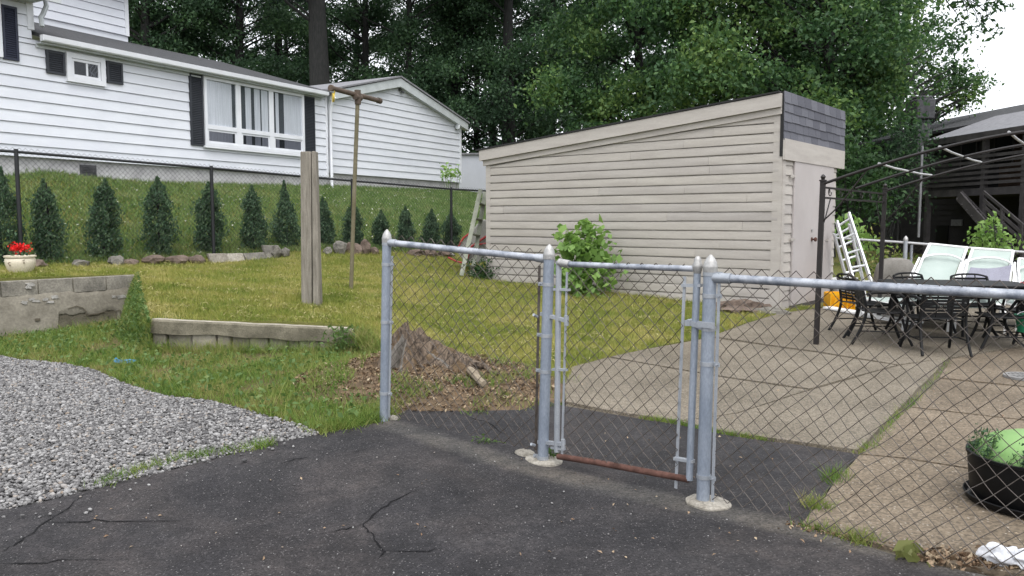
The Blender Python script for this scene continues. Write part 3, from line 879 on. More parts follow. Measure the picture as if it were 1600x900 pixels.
# ------------------------------------------------------------------ gravel stones (stuff)
def stones(name, label, poly, dens, smin, smax, mat, zf, zoff):
    q = frustum(scatter(poly, dens), 60)
    n = len(q)
    import bmesh
    bm = bmesh.new(); bmesh.ops.create_icosphere(bm, subdivisions=1, radius=1)
    B = np.array([tuple(v.co) for v in bm.verts]); Fb = np.array([[v.index for v in f.verts] for f in bm.faces]); bm.free()
    nv = len(B)
    s = NR.uniform(smin, smax, n) * (1 + .5 * (NR.random(n) < .06))
    sc = np.stack([NR.uniform(.8, 1.3, n), NR.uniform(.6, 1.0, n), NR.uniform(.45, .8, n)], 1) * s[:, None]
    V = B[None] * (1 + NR.uniform(-.22, .22, (n, nv, 1))) * sc[:, None, :]
    a = NR.uniform(0, 2 * PI, n); c, si = np.cos(a)[:, None], np.sin(a)[:, None]
    tl = NR.uniform(-.6, .6, n)[:, None]
    x, y, zz = V[..., 0], V[..., 1], V[..., 2]
    y, zz = y * np.cos(tl) - zz * np.sin(tl), y * np.sin(tl) + zz * np.cos(tl)
    x, y = x * c - y * si, x * si + y * c
    Z = zf(q) + zoff + NR.uniform(-.004, .012, n)
    V = np.stack([x + q[:, :1], y + q[:, 1:2], zz + Z[:, None]], 2).reshape(-1, 3)
    Fc = (Fb[None] + (np.arange(n) * nv)[:, None, None]).reshape(-1, 3)
    return meta(npmesh(name, V, Fc, mat, smooth=False), label, 'gravel', kind='stuff')
band_ = [tuple(GL(*a))[:2] for a in [(-60, 818), (0, 803), (60, 792), (130, 772), (235, 746), (350, 716), (430, 697), (500, 681), (520, 690), (440, 712), (360, 740), (240, 775), (140, 805), (60, 825), (0, 840), (-60, 850)]]
stones('stray_gravel', 'stray gravel stones scattered on the asphalt edge', band_, 75, .005, .012, M['stone'], zl, .014)
stones('asphalt_grit', 'loose grit lying on the asphalt', [(-3.5, 2.2), (3.2, 2.2), (1.2, 4.3), (-.6, 5.4), (-3.5, 3.8)], 38, .002, .006, M['stone'], zl, .012)
stones('gravel', 'loose grey and white gravel beside the asphalt', grav, 4600, .0075, .0155, M['stone'], zl, .010)

# ================================================================== FOREGROUND FENCE
PB = {'l': GL(600, 660), 'm': GL(848, 726), 'r': GL(1098, 790)}
fd2 = (PB['r'] - PB['m']); fd2.z = 0; fd2.normalize()
fn2 = Vector((-fd2.y, fd2.x, 0))
fd1 = (PB['m'] - PB['l']); fd1.z = 0; fd1.normalize()
fn1 = Vector((-fd1.y, fd1.x, 0))
def FR(px, py): return HP(px, py, PB['r'], fn2)      # gate / right panel plane
def FL(px, py): return HP(px, py, PB['m'], fn1)      # left panel plane
PT = {'l': FL(604.5, 372), 'm': FR(858, 397), 'r': FR(1110, 416)}

def post(mb_list, base, top, r, parent, mat='galvblue', cap='post_cap'):
    a = base - (top - base).normalized() * .05
    k = MB().tube([a, top], r, 18); part('post', k, M[mat], parent)
    ax = (top - base).normalized()
    c = MB().lathe([(r * 1.10, -.03), (r * 1.12, -.005), (r * 1.12, 0), (r * 1.02, .008), (r * .95, .022), (r * .62, .042), (r * .25, .056), (.004, .06)], top, 18, axis=ax)
    part(cap, c, M['cap'], parent)

def band(base, top, f, r, out, parent, mat='galv', wide=.022, bolt=True):
    p = base.lerp(top, f); ax = (top - base).normalized()
    k = MB().lathe([(r * 1.0, -wide / 2), (r * 1.09, -wide / 2), (r * 1.09, wide / 2), (r * 1.0, wide / 2)], p, 18, axis=ax)
    o = Vector(out)
    k.bar(p + o * r * .8, p + o * (r + .035), .006, wide)
    if bolt:
        s = ax.cross(o).normalized()
        k.tube([p + o * (r + .022) - s * .018, p + o * (r + .022) + s * .018], .005, 6)
    part('brace_band', k, M[mat], parent)

def chainlink(a0, b0, a1, b1, dg=.084, r=.0026, up=.055, seed=0):
    """diamond mesh: bottom corners a0,b0, rail points a1,b1; the wires' peaks stand proud of the rail"""
    mb = MB()
    a0, b0, a1, b1 = map(Vector, (a0, b0, a1, b1))
    L = (b0 - a0).length; Hh = (a1 - a0).length + up
    cols = int(L / (dg / 2)); rows = int(Hh / (dg / 2))
    nrm = (b0 - a0).cross(a1 - a0).normalized()
    def pt(i, j):
        s = i / cols; t = j / rows
        lo = a0.lerp(b0, s); hi = (a1 + (a1 - a0).normalized() * up).lerp(b1 + (b1 - b0).normalized() * up, s)
        p = lo.lerp(hi, t)
        q = Vector((i * .13 + seed, j * .13, seed))
        w = .016 * (1 - abs(2 * t - 1) ** 4)
        p += (b0 - a0).normalized() * noise.noise(q * 1.7) * w * 1.3 + Vector((0, 0, noise.noise(q * 1.7 + Vector((9, 4, 2))))) * w
        p += nrm * noise.noise(q * .8 + Vector((3, 3, 3))) * .014
        return p
    for k in range(0, cols, 1):
        # wire k spans columns k..k+1
        pts = []
        for j in range(rows + 1):
            i = k + ((j + k) % 2)
            if i > cols: i = cols
            off = .0018 if (i + j) % 2 == 0 else -.0018
            pts.append(pt(i, j) + nrm * (off + (.0022 if k % 2 else -.0022)))
        mb.tube(pts, r, 5)
        # twisted end above the top
        e = pts[-1]; 
    return mb

# ---- left panel
fence = thing('chain_link_fence', 'short galvanised chain-link panel between the end post and the gate, left of the gate', 'fence', tuple(PB['l']))
post(None, PB['l'], PT['l'], .031, fence)
post(None, PB['m'], PT['m'], .033, fence)
ra, rb = FL(612, 379.5), FL(850, 404)
k = MB().tube([ra, ra.lerp(rb, .5), rb], .0215, 14)
part('top_rail', k, M['rail'], fence)
k = MB().tube([rb - (rb - ra).normalized() * .05, rb + (rb - ra).normalized() * .03], .0265, 12)
part('rail_cup', k, M['galv'], fence)
k = MB().tube([ra - (rb - ra).normalized() * .02, ra + (rb - ra).normalized() * .04], .0265, 12)
part('rail_cup', k, M['galv'], fence)
for f in (.16, .55, .86, .97): band(PB['l'], PT['l'], f, .031, fd1, fence)
for f in (.035, .45, .62, .86): band(PB['m'], PT['m'], f, .033, -fd1, fence)
ta, tb = FL(843, 415), FL(837, 703)
part('tension_bar', MB().bar(ta, tb, .016, .005, up=fn1), M['wire'], fence)
la, lb = FL(613, 400), FL(608, 652)
part('tension_bar', MB().bar(la, lb, .014, .005, up=fn1), M['galv'], fence)
part('wire_mesh', chainlink(FL(610, 652) + Vector((0, 0, .01)), FL(840, 706), ra + (ra - lb) * 0, FL(846, 404), seed=2), M['wire'], fence)
def footing(p, rx, ry, parent, seed):
    mb = MB(); n = 26
    for (kk, zz) in ((1.0, -.03), (1.0, .006), (.9, .016), (.5, .022)):
        for i in range(n):
            a = 2 * PI * i / n
            rr = 1 + .16 * noise.noise(Vector((math.cos(a) * 1.5, math.sin(a) * 1.5, seed)))
            v = fd2 * (math.cos(a) * rx * rr * kk) + fn2 * (math.sin(a) * ry * rr * kk)
            mb.v.append(tuple(p + v + Vector((0, 0, zz + .004 * noise.noise(Vector((a * 3, seed, kk)))))))
    for j in range(3):
        for i in range(n):
            mb.f.append((j * n + i, j * n + (i + 1) % n, (j + 1) * n + (i + 1) % n, (j + 1) * n + i)); mb.mi.append(0)
    mb.f.append(tuple(3 * n + i for i in range(n))); mb.mi.append(0)
    part('concrete_footing', mb, M['footing'], parent)
footing(GL(850, 725) + Vector((0, 0, .012)), .125, .10, fence, 1)
footing(GL(820, 714) + Vector((0, 0, .014)), .075, .05, fence, 5)
footing(GL(612, 656) + Vector((0, 0, .008)), .055, .04, fence, 8)

# ---- right panel
fence2 = thing('chain_link_fence', 'long galvanised chain-link panel running right from the gate, in front of the patio', 'fence', tuple(PB['r']))
post(None, PB['r'], PT['r'], .034, fence2)
ra2, rb2 = FR(1128, 434.5), FR(1600, 461)
rd = (rb2 - ra2).normalized(); rend = ra2 + rd * 3.0
part('top_rail', MB().tube([ra2, ra2 + rd * 1.0, ra2 + rd * 2, rend], .0215, 14), M['rail'], fence2)
part('rail_cup', MB().tube([ra2 - rd * .045, ra2 + rd * .05], .0275, 14), M['galv'], fence2)
for f in (.125, .60, .88, .97): band(PB['r'], PT['r'], f, .034, fd2, fence2)
band(PB['r'], PT['r'], .745, .034, -fd2, fence2)
ba, bb = FR(1124, 436), FR(1113, 792)
part('tension_bar', MB().bar(ba, bb, .016, .005, up=fn2), M['galv'], fence2)
bend = bb + fd2 * 3.0; bend.z = ZL(bend.x, bend.y) + .03
part('wire_mesh', chainlink(bb + Vector((0, 0, .04)), bend, ra2, rend, seed=7), M['wire'], fence2)
pe = PB['r'] + fd2 * 3.08; pe.z = 0
post(None, pe, pe + Vector((0, 0, 1.26)), .031, fence2)
footing(GL(1106, 792) + Vector((0, 0, .012)), .125, .10, fence2, 3)

# ---- gate
gl0, gl1 = FR(870, 706), FR(873, 408)
gr0, gr1 = FR(1077, 750), FR(1090, 412)
gate = thing('chain_link_gate', 'narrow chain-link gate with a rusty bottom bar, closed between the two tall posts', 'gate', tuple(gl0))
part('stile', MB().tube([gl0, gl1], .0175, 14), M['galv'], gate)
part('stile', MB().tube([gr0, gr1], .0190, 14), M['galvblue'], gate)
part('top_rail', MB().tube([FR(882, 412.5), FR(980, 416.5), FR(1086, 420)], .0165, 14), M['rail'], gate)
k = MB().tube([FR(874, 410), FR(890, 413)], .024, 12)
part('corner_elbow', k, M['cap'], gate)
ax = (gr1 - gr0).normalized()
part('post_cap', MB().lathe([(.020, -.05), (.027, -.02), (.027, -.004), (.020, .006), (.019, .022), (.011, .036), (.003, .04)], gr1, 16, axis=ax), M['cap'], gate)
part('bottom_bar', MB().tube([FR(872, 713), FR(930, 722), FR(1000, 735), FR(1076, 749)], .0185, 14), M['rust'], gate, label='rusty brown bottom bar of the gate')
t1a, t1b = FR(886, 425), FR(878, 718)
t2a, t2b = FR(1070, 432), FR(1056, 763)
part('tension_bar', MB().bar(t1a, t1b, .014, .005, up=fn2), M['galv'], gate)
part('tension_bar', MB().bar(t2a, t2b, .016, .006, up=fn2), M['galv'], gate)
for (pa, pb) in [((872, 452), (890, 453)), ((870, 577), (886, 578)), ((868, 699), (882, 702))]:
    part('clip', MB().bar(FR(pa[0] - 6, pa[1]), FR(*pb), .024, .014, up=fn2.cross(fd2)), M['galv'], gate)
for (pa, pb) in [((1066, 446), (1096, 446)), ((1054, 716), (1084, 721))]:
    part('clip', MB().bar(FR(*pa), FR(*pb), .028, .016, up=fn2.cross(fd2)), M['galv'], gate)
# hinges and latch
for (pa, pb) in [((846, 490), (885, 501)), ((842, 690), (880, 694))]:
    a, b = FR(*pa), FR(*pb)
    k = MB().bar(a, b, .03, .02, up=(0, 0, 1))
    k.tube([b - Vector((0, 0, .03)), b + Vector((0, 0, .03))], .015, 10)
    k.tube([a - Vector((0, 0, .015)) - fn2 * .04, a - fn2 * .075], .009, 8)
    part('hinge', k, M['galv'], gate)
a, b = FR(1076, 502), FR(1104, 512)
k = MB().bar(a, b, .05, .026); k.bar(FR(1074, 504) - fn2 * .02, FR(1082, 504) - fn2 * .02, .02, .03); k.bar(FR(1096, 505) - fn2 * .04, FR(1122, 508) - fn2 * .04, .012, .03)
part('latch', k, M['galv'], gate)
part('wire_mesh', chainlink(FR(880, 712), FR(1058, 750), FR(886, 416), FR(1070, 421), seed=12, up=.03), M['wire'], gate)
# green weed by the middle footing
def weed(name, label, p, n, spread, size, h, mat='weed', cat='weed'):
    p = Vector(p)
    C = np.array([[p.x + R.gauss(0, spread), p.y + R.gauss(0, spread), p.z + R.uniform(.01, h)] for _ in range(n)])
    V, Fc = leafquads(C, size, .7, .45)
    o = npmesh(name, V, Fc, M[mat], loc=tuple(p))
    meta(o, label, cat)
    st = MB()
    for c in C[::3]:
        st.tube([p, p.lerp(Vector(c), .6) + Vector((0, 0, .01)), Vector(c)], .0018, 4)
    WL[o.name] = tuple(p)
    part('stem', st, M['weed'], o)
    return o
weed('weed', 'bright green weed sprouting on the concrete foot of the middle post', GL(862, 722), 26, .025, .05, .10)
weed('weed', 'yellowing leafy weed flopped on the asphalt edge under the right fence panel', GL(1418, 880), 16, .035, .085, .07, mat='yellowweed')
weed('weed', 'spindly weed growing in front of the low kerb left end', GL(312, 538), 90, .12, .06, .25)
weed('weed', 'dark bushy weeds filling the corner between the block wall and the low kerb', GL(222, 526), 160, .12, .05, .20, mat='understory')
weed('weed', 'leafy green weed growing against the right end of the low kerb', GL(540, 552) + Vector((0, -.05, 0)), 150, .10, .07, .30)
weed('weed', 'low weed on the driveway crack inside the left fence panel', GL(757, 694), 24, .05, .03, .05)

# ================================================================== LEFT: block wall, kerb, pot
wall = thing('block_wall', 'low cinder block retaining wall with crumbling parging at the left edge', 'wall', tuple(G(100, 515, .0)))
L = (W1 - WX).length
zt0, zt1 = .745, .705
mb = MB()
nb_ = int(L / .42)
for c in range(2):
    for i in range(-1, nb_ + 1):
        s0 = L - (i + 1) * .42 - (c % 2) * .2; s1 = s0 + .41
        s0 = max(0, s0); s1 = min(L, s1)
        if s1 - s0 < .05: continue
        a = WX + wd * s0; b = WX + wd * s1
        za = zt0 - .02 * (c == 0) * 0 - c * .205
        z1 = za; z0 = za - .195
        for p in (a, b): p.z = 0
        d = -wn * (R.uniform(0, .008))
        mb.hexa([a + d + Vector((0, 0, z0)), b + d + Vector((0, 0, z0)), b + wn * .19 + Vector((0, 0, z0)), a + wn * .19 + Vector((0, 0, z0)),
                 a + d + Vector((0, 0, z1)), b + d + Vector((0, 0, z1)), b + wn * .19 + Vector((0, 0, z1)), a + wn * .19 + Vector((0, 0, z1))])
part('block_course', mb, M['block'], wall, bevel=.008)
# mortar core + base
mb = MB()
a = WX.copy(); b = W1 - wd * .02; a.z = b.z = 0
mb.hexa([a + wn * .012 + Vector((0, 0, -.2)), b + wn * .012 + Vector((0, 0, -.2)), b + wn * .18 + Vector((0, 0, -.2)), a + wn * .18 + Vector((0, 0, -.2)),
         a + wn * .012 + Vector((0, 0, .735)), b + wn * .012 + Vector((0, 0, .735)), b + wn * .18 + Vector((0, 0, .735)), a + wn * .18 + Vector((0, 0, .735))])
part('mortar', mb, M['curb'], wall)
# parging: a cracked skin over the lower courses with a ragged top edge and missing pieces
mb = MB()
nxs = 160
top = []; bot = []
S0 = L - 4.4
for i in range(nxs + 1):
    s = S0 + (L - S0) * i / nxs
    u = (L - s)
    edge = .56 + .05 * noise.noise(Vector((s * 2.2, 1, 0))) + .03 * noise.noise(Vector((s * 7, 5, 0)))
    low = -.1
    if .30 < u < 1.05: low = .26 + .06 * noise.noise(Vector((s * 5, 2, 0))) + .02 * noise.noise(Vector((s * 17, 2, 0)))
    p = WX + wd * s; p.z = 0
    bulge = .022 + .010 * noise.noise(Vector((s * 3, 7, 0)))
    top.append((p, edge, bulge)); bot.append((p, low, bulge))
rows = 8
for i in range(nxs + 1):
    for j in range(rows + 1):
        p, e, bu = top[i]; lo_ = bot[i][1]
        zq = lo_ + (e - lo_) * j / rows
        dd = bu + .008 * noise.noise(Vector((i * .1, zq * 6, 3))) - (.014 if j in (0, rows) else 0)
        mb.v.append(tuple(p - wn * dd + Vector((0, 0, zq))))
for i in range(nxs):
    for j in range(rows):
        a = i * (rows + 1) + j
        mb.f.append((a, a + rows + 1, a + rows + 2, a + 1)); mb.mi.append(0)
nf = len(mb.v)
for (lst, jj) in ((0, rows), (0, 0)):
    b0 = len(mb.v)
    for i in range(nxs + 1):
        v = Vector(mb.v[i * (rows + 1) + jj]); mb.v.append(tuple(v + wn * .04))
    for i in range(nxs):
        mb.f.append((i * (rows + 1) + jj, (i + 1) * (rows + 1) + jj, b0 + i + 1, b0 + i)); mb.mi.append(0)
part('parging', mb, M['parge'], wall)
def wallpt(px, py, out=.0): return HP(px, py, WX, wn) - wn * out
mb = MB()
for (x0, x1, y0, y1, n) in [(35, 92, 464, 473, 6), (176, 208, 462, 466, 4), (34, 48, 440, 452, 2)]:
    for i_ in range(n):
        c = wallpt(x0 + (x1 - x0) * (i_ + R.random()) / n if x1 - x0 > 20 else R.uniform(x0, x1), R.uniform(y0, y1) if x1 - x0 > 20 else y0 + (y1 - y0) * (i_ + R.random()) / n, .034)
        m_ = 15; w_ = R.uniform(.03, .06); h_ = R.uniform(.016, .035)
        mb.poly_prism([c + wd * max(-.9, min(.9, 1.3 * math.cos(i * 2 * PI / m_))) * w_ * R.uniform(.6, 1.15) + Vector((0, 0, max(-.8, min(.8, 1.3 * math.sin(i * 2 * PI / m_))) * h_ * R.uniform(.5, 1.2))) for i in range(m_)], wn * .03)
part('lime_flake', mb, M['pale'], wall, smooth=False, label='pale flaking patches on the block wall')
# cracks in the parging
mb = MB()
def wcrack(pts, w):
    for a, b in zip(pts, pts[1:]):
        mb.bar(wallpt(*a, .034), wallpt(*b, .034), w, .006, up=wn)
wcrack([(92, 495), (103, 494), (110, 500), (117, 494), (132, 492), (134, 488), (128, 481), (118, 478), (105, 482)], .014)
wcrack([(134, 492), (150, 490), (160, 487), (172, 488), (186, 484), (188, 495)], .012)
wcrack([(110, 500), (104, 513)], .01)
mb.box(wallpt(57, 499, .034), (.06, .02, .03), rz=math.atan2(wd.y, wd.x))
part('wall_crack', mb, M['joint'], wall)

pc = Vector(GU(32, 432)); 
pc = P(33, 433, 10.75); pc.z = ZU(pc.x, pc.y) + .0
pot = thing('flower_pot', 'cream glazed flower pot of red geraniums on top of the block wall', 'flower pot', tuple(pc))
sc_ = 10.75 / F
part('pot', MB().lathe([(.10, 0), (.13, .01), (.165, .07), (.183, .14), (.182, .19), (.17, .205), (.192, .215), (.195, .235), (.18, .24), (.165, .225)], pc, 28), M['cream'], pot)
mb = MB()
for (dx, dz, h) in ((-.04, .13, .05), (.125, .16, .05)):
    q = pc + Vector((dx, -math.sqrt(max(0, .183 ** 2 - dx ** 2)) - .002, dz))
    mb.tube([q + Vector((.02, 0, h / 2)), q + Vector((-.012, 0, h / 3)), q + Vector((-.01, 0, 0)), q + Vector((.014, 0, -h / 5)), q + Vector((.004, 0, -h / 2))], .0055, 5)
part('glaze_mark', mb, M['potmark'], pot)
C = np.array([[pc.x + R.gauss(0, .05) + .0, pc.y + R.gauss(0, .045), pc.z + .33 + R.gauss(0, .03)] for _ in range(420)])
V, Fc = leafquads(C, .03, .5, .9); npmesh('geranium_flowers', V, Fc, M['red'], pot)
C = np.array([[pc.x + R.gauss(0, .05), pc.y + R.gauss(0, .05), pc.z + .24 + R.random() * .06] for _ in range(70)])
V, Fc = leafquads(C, .045, .5, .8); npmesh('geranium_leaves', V, Fc, M['arb'], pot)

# low kerb
kd = (C1 - C0); kd.z = 0; kl = kd.length; kd.normalize(); kn = Vector((-kd.y, kd.x, 0))
kerb = thing('concrete_kerb', 'low broken concrete kerb holding back the lawn', 'kerb', (C0.x, C0.y, .08))
mb = MB()
n = 60
for j in range(n + 1):
    s = j / n
    p = C0.lerp(C1, s)
    zt = p.z + .006 * noise.noise(Vector((s * 9, 0, 3)))
    depth = .155 + .04 * noise.noise(Vector((s * 5, 3, 0)))
    if s > .95: zt -= .05 * (s - .95) / .05 + .02 * R.random()
    out = .006 * noise.noise(Vector((s * 12, 1, 1)))
    for (o_, z_) in ((-out, zt - depth), (-out, zt - .02), (-out + .02, zt), (.16, zt + .004), (.17, zt - depth)):
        q = Vector((p.x, p.y, 0)) + kn * o_; mb.v.append((q.x, q.y, z_))
for j in range(n):
    for i in range(5):
        a = j * 5 + i; b = j * 5 + (i + 1) % 5
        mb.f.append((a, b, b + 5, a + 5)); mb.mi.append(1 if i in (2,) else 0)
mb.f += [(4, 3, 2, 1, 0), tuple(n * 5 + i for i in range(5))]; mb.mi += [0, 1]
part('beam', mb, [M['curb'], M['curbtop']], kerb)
mb = MB()
x_ = 238
while x_ < 545:
    w_ = R.uniform(14, 46)
    if R.random() < .99:
        a = HP(x_, 530, C0 + kn * .03, kn); b = HP(x_ + w_ - 1.5, 530, C0 + kn * .03, kn)
        zt = C0.lerp(C1, min(1, max(0, (a - C0).dot(kd) / kl))).z - .14
        z0 = -.05
        off = kn * R.uniform(-.012, .05)
        a.z = b.z = 0
        mb.hexa([a + off + Vector((0, 0, z0)), b + off + Vector((0, 0, z0)), b + kn * .15 + Vector((0, 0, z0)), a + kn * .15 + Vector((0, 0, z0)),
                 a + off + Vector((0, 0, zt)), b + off + Vector((0, 0, zt)), b + kn * .15 + Vector((0, 0, zt)), a + kn * .15 + Vector((0, 0, zt))])
    x_ += w_
part('footing_block', mb, M['parge'], kerb, bevel=.018)

# blue scrap in the grass
p = GL(200, 571); p.z += .03
mb = MB()
mb.poly_prism([p + Vector((-.15, 0, .0)), p + Vector((-.135, 0, .035)), p + Vector((-.11, .01, .008)), p + Vector((-.05, .01, .008)), p + Vector((.0, 0, .016)), p + Vector((.07, .02, .004)), p + Vector((.04, -.01, -.008)), p + Vector((-.1, -.01, -.01))], (0, .03, .01))
solo('plastic_scrap', mb, M['blue'], 'crumpled blue plastic scrap lying in the rough grass by the gravel', 'litter')

# ================================================================== stump and mound
sp = GL(650, 585); sp = P(655, 570, 7.25); sp.z = ZU(sp.x, sp.y)
mc = P(672, 560, 7.0)
mb = MB()
nr, na = 14, 56
for i in range(nr + 1):
    r = i / nr
    for k_ in range(na):
        a = 2 * PI * k_ / na
        rx = 1.32 * r * (1 + .15 * noise.noise(Vector((math.cos(a) * 2, math.sin(a) * 2, 1))))
        x = mc.x + math.cos(a) * rx; y = mc.y + math.sin(a) * rx * .95
        base = ZU(x, y)
        if not inpoly(np.array([[x, y]]), lawn_poly)[0]: base = ZL(x, y) + .01 + max(0, base - ZL(x, y)) * max(0, 1 - r ** 2.5)
        h = .16 * (1 - r ** 2) ** 1.3 + .05 * noise.noise(Vector((x * 4, y * 4, 0))) * (1 - r ** 3)
        mb.v.append((x, y, base + h + .012 * (1 - r) - .03 * r ** 6))
for i in range(nr):
    for k_ in range(na):
        mb.f.append((i * na + k_, i * na + (k_ + 1) % na, (i + 1) * na + (k_ + 1) % na, (i + 1) * na + k_)); mb.mi.append(0)
mound_o = solo('mulch_mound', mb, M['mulch'], None, None, kind='structure', loc=(0, 0, 0))
MV = np.array(mb.v)
def moundz(x, y):
    d = ((MV[:, 0] - x) ** 2 + (MV[:, 1] - y) ** 2)
    return MV[np.argmin(d), 2]
# wood chips
n = 6500
ang = NR.uniform(0, 2 * PI, n); rr = NR.random(n) ** .62 * 1.12
cx = mc.x + np.cos(ang) * rr - .02; cy = mc.y + np.sin(ang) * rr * .95 - .12
cz = np.array([max(moundz(x, y) if ((x - mc.x) ** 2 + (y - mc.y) ** 2) < 1.3 ** 2 else -1, ZU(x, y), ZL(x, y) + .012) for x, y in zip(cx, cy)])
V, Fc = leafquads(np.stack([cx, cy, cz + .008], 1), .034, 1.3, .42)
meta(npmesh('wood_chips', V, Fc, M['chip']), 'reddish wood chips and leaf litter strewn around the old stump', 'wood chips', kind='stuff')
gm = np.stack([mc.x - .25 + NR.normal(0, .8, 13000), mc.y - .2 + NR.normal(0, .6, 13000)], 1)
gr_ = ((gm[:, 0] - mc.x) / 1.25) ** 2 + ((gm[:, 1] - mc.y) / 1.2) ** 2
gn = np.array([noise.noise(Vector((a * 3, b * 3, 44))) for a, b in gm])
gm = gm[(gr_ > .22) & (gr_ < 1.15) & ((gn > .02) | (gm[:, 0] < mc.x - .75))]
gz = np.array([max(moundz(x, y), ZL(x, y)) for x, y in gm])
V, Fc = blades(gm, gz, .06, .008, lean=1.1)
meta(npmesh('mound_grass', V, Fc, M['verge']), 'grass sprouting through the wood chips around the stump', 'grass', kind='stuff')
stump = thing('tree_stump', 'rotten jagged tree stump with flaring roots behind the left fence panel', 'stump', tuple(sp))
mb = MB()
na, nr = 132, 30
sc2 = P(640, 545, 7.0)
for i in range(nr + 1):
    r = i / nr
    for k_ in range(na):
        a = 2 * PI * k_ / na
        ca, sa = math.cos(a), math.sin(a)
        R_ = (.98 if ca > 0 else .32) * ca * ca + (.50 if sa < 0 else .34) * sa * sa
        ridge = math.sin(a * 8 + 1.5 * math.sin(a * 3)) + .5 * math.sin(a * 19 + 2)
        R_ *= 1 + .07 * ridge
        x = sc2.x + ca * r * R_; y = sc2.y + sa * r * R_
        top = .40 + .10 * math.cos(a - 2.3)
        h = top * (1 - r) ** (.75 if ca < .1 else 1.05) + .055 * ridge * math.sin(PI * min(1, r * 1.15)) ** 1.2
        if r < .22: h -= .10 * (1 - r / .22)
        h += .05 * noise.noise(Vector((x * 9, y * 9, 1))) * (1 - r * .6) + .03 * noise.noise(Vector((x * 24, y * 24, 5))) * (1 - r)
        mb.v.append((x, y, max(ZU(x, y), ZL(x, y)) + max(-.02, h) + .10 * (1 - r) - .03 * r))
for i in range(nr):
    for k_ in range(na):
        k2 = (k_ + 1) % na
        a = 2 * PI * k_ / na
        grey = (4.05 < a < 4.55 and 5 < i < 22 and (k_ % 7) not in (3,)) or (k_ % 23 == 5 and i > 6)
        red = noise.noise(Vector((math.cos(a) * i * .25, math.sin(a) * i * .25, 7))) > .05 and i > 7
        mb.f.append((i * na + k_, i * na + k2, (i + 1) * na + k2, (i + 1) * na + k_)); mb.mi.append(1 if grey else (2 if red else 0))
part('trunk', mb, [M['stump'], M['stumpgrey'], M['mulch']], stump)
mb = MB()
for (pa, pb, r0, r1) in [((655, 575), (628, 603), .03, .012), ((690, 575), (706, 602), .035, .012), ((712, 550), (785, 566), .05, .015)]:
    a = P(*pa, 7.0); b = P(*pb, 6.75)
    pts = []
    for i in range(6):
        t = i / 5; q = a.lerp(b, t); q.z = max(moundz(q.x, q.y), ZU(q.x, q.y)) + .05 * (1 - t) + .01
        q.x += .04 * noise.noise(Vector((t * 4, pa[0], 0))); pts.append(q)
    mb.tube(pts, [r0 + (r1 - r0) * i / 5 for i in range(6)], 8)
part('root', mb, M['stump'], stump)
bp_ = [P(734, 553, 6.75), P(740, 570, 6.55), P(748, 585, 6.4), P(756, 596, 6.3)]
for q in bp_: q.z = max(moundz(q.x, q.y), ZU(q.x, q.y)) + .05
solo('dead_branch', MB().tube(bp_, [.032, .036, .03, .026], 8), M['branch'], 'pale dead branch lying on the mulch beside the stump', 'branch')

# ================================================================== lawn posts
wb = GU(485, 477)
wp = thing('wooden_post', 'pair of weathered grey timber posts standing together in the lawn', 'post', tuple(wb))
def PD(px, py, D): return P(px, py, D)
for (xa, xb, xt0, xt1, ytop) in [(470.5, 487.5, 469, 485.5, 236.5), (488.5, 500.5, 486.5, 493, 236)]:
    D = wb.y
    b0_, b1_ = PD(xa, 482, D), PD(xb, 482, D); t0_, t1_ = PD(xt0, ytop, D), PD(xt1, ytop, D)
    w_ = .14
    dz = Vector((0, w_, 0))
    mb = MB().hexa([b0_, b1_, b1_ + dz, b0_ + dz, t0_, t1_, t1_ + dz, t0_ + dz])
    part('timber', mb, M['weathered'], wp, bevel=.012)
cb = GU(548, 452)
cp = thing('clothesline_pole', 'tall rusty T shaped clothesline pole with a yellow pulley on the lawn', 'clothesline pole', tuple(cb))
ct = P(559, 152, cb.y)
part('pole', MB().tube([cb - Vector((0, 0, .1)), cb.lerp(ct, .5), ct], .030, 12), M['pole'], cp)
ca, cbb = P(517, 137.5, cb.y - .52), P(593, 157.5, cb.y + .58)
part('crossbar', MB().tube([ca, cbb], .036, 12), M['polerust'], cp)
xd = (cbb - ca).normalized()
k = MB().tube([ct - Vector((0, 0, .10)), ct + Vector((0, 0, .10))], .046, 12)
k.tube([ct - xd * .07, ct + xd * .07], .046, 12); k.tube([cbb - xd * .05, cbb + xd * .02], .045, 12); k.tube([ca - xd * .01, ca + xd * .03], .045, 12)
part('tee_fitting', k, M['polerust'], cp)
pp = ca + xd * .05 + Vector((0, 0, -.10))
pl_ = MB().lathe([(.02, -.012), (.07, -.012), (.06, 0), (.07, .012), (.02, .012)], pp + Vector((0, 0, -.02)), 20, axis=(1, .35, 0))
pulley = part('pulley', pl_, M['yellowmetal'], cp)
part('hook', MB().tube([pp + Vector((0, 0, .10)), pp + Vector((.02, 0, .05)), pp + Vector((0, 0, -.02))], .01, 6), M['yellowmetal'], pulley)

# ================================================================== black fence on the bank
fpx = [(25, 235, 11.8), (330, 261, 14.1), (550, 281, 16.4), (705, 294, 18.6)]
ftop = [P(*a) for a in fpx]
dlt = (ftop[3] - ftop[0]) / 3
ftop = [ftop[0] - dlt] + ftop + [ftop[3] + dlt * .95]
ftop[0].z = ftop[1].z + .06; ftop[-1].z = ftop[-2].z - .03
fbase = [Vector((p.x, p.y, ZU(p.x, p.y))) for p in ftop]
bf = thing('black_chain_link_fence', 'black vinyl chain-link fence along the foot of the grassy bank', 'fence', tuple(fbase[1]))
for a, b in zip(fbase, ftop):
    part('post', MB().tube([a - Vector((0, 0, .1)), b + Vector((0, 0, .02))], .030, 10), M['blackfence'], bf)
for i in range(5):
    part('top_rail', MB().tube([ftop[i] - Vector((0, 0, .02)), ftop[i + 1] - Vector((0, 0, .02))], .021, 8), M['blackfence'], bf)
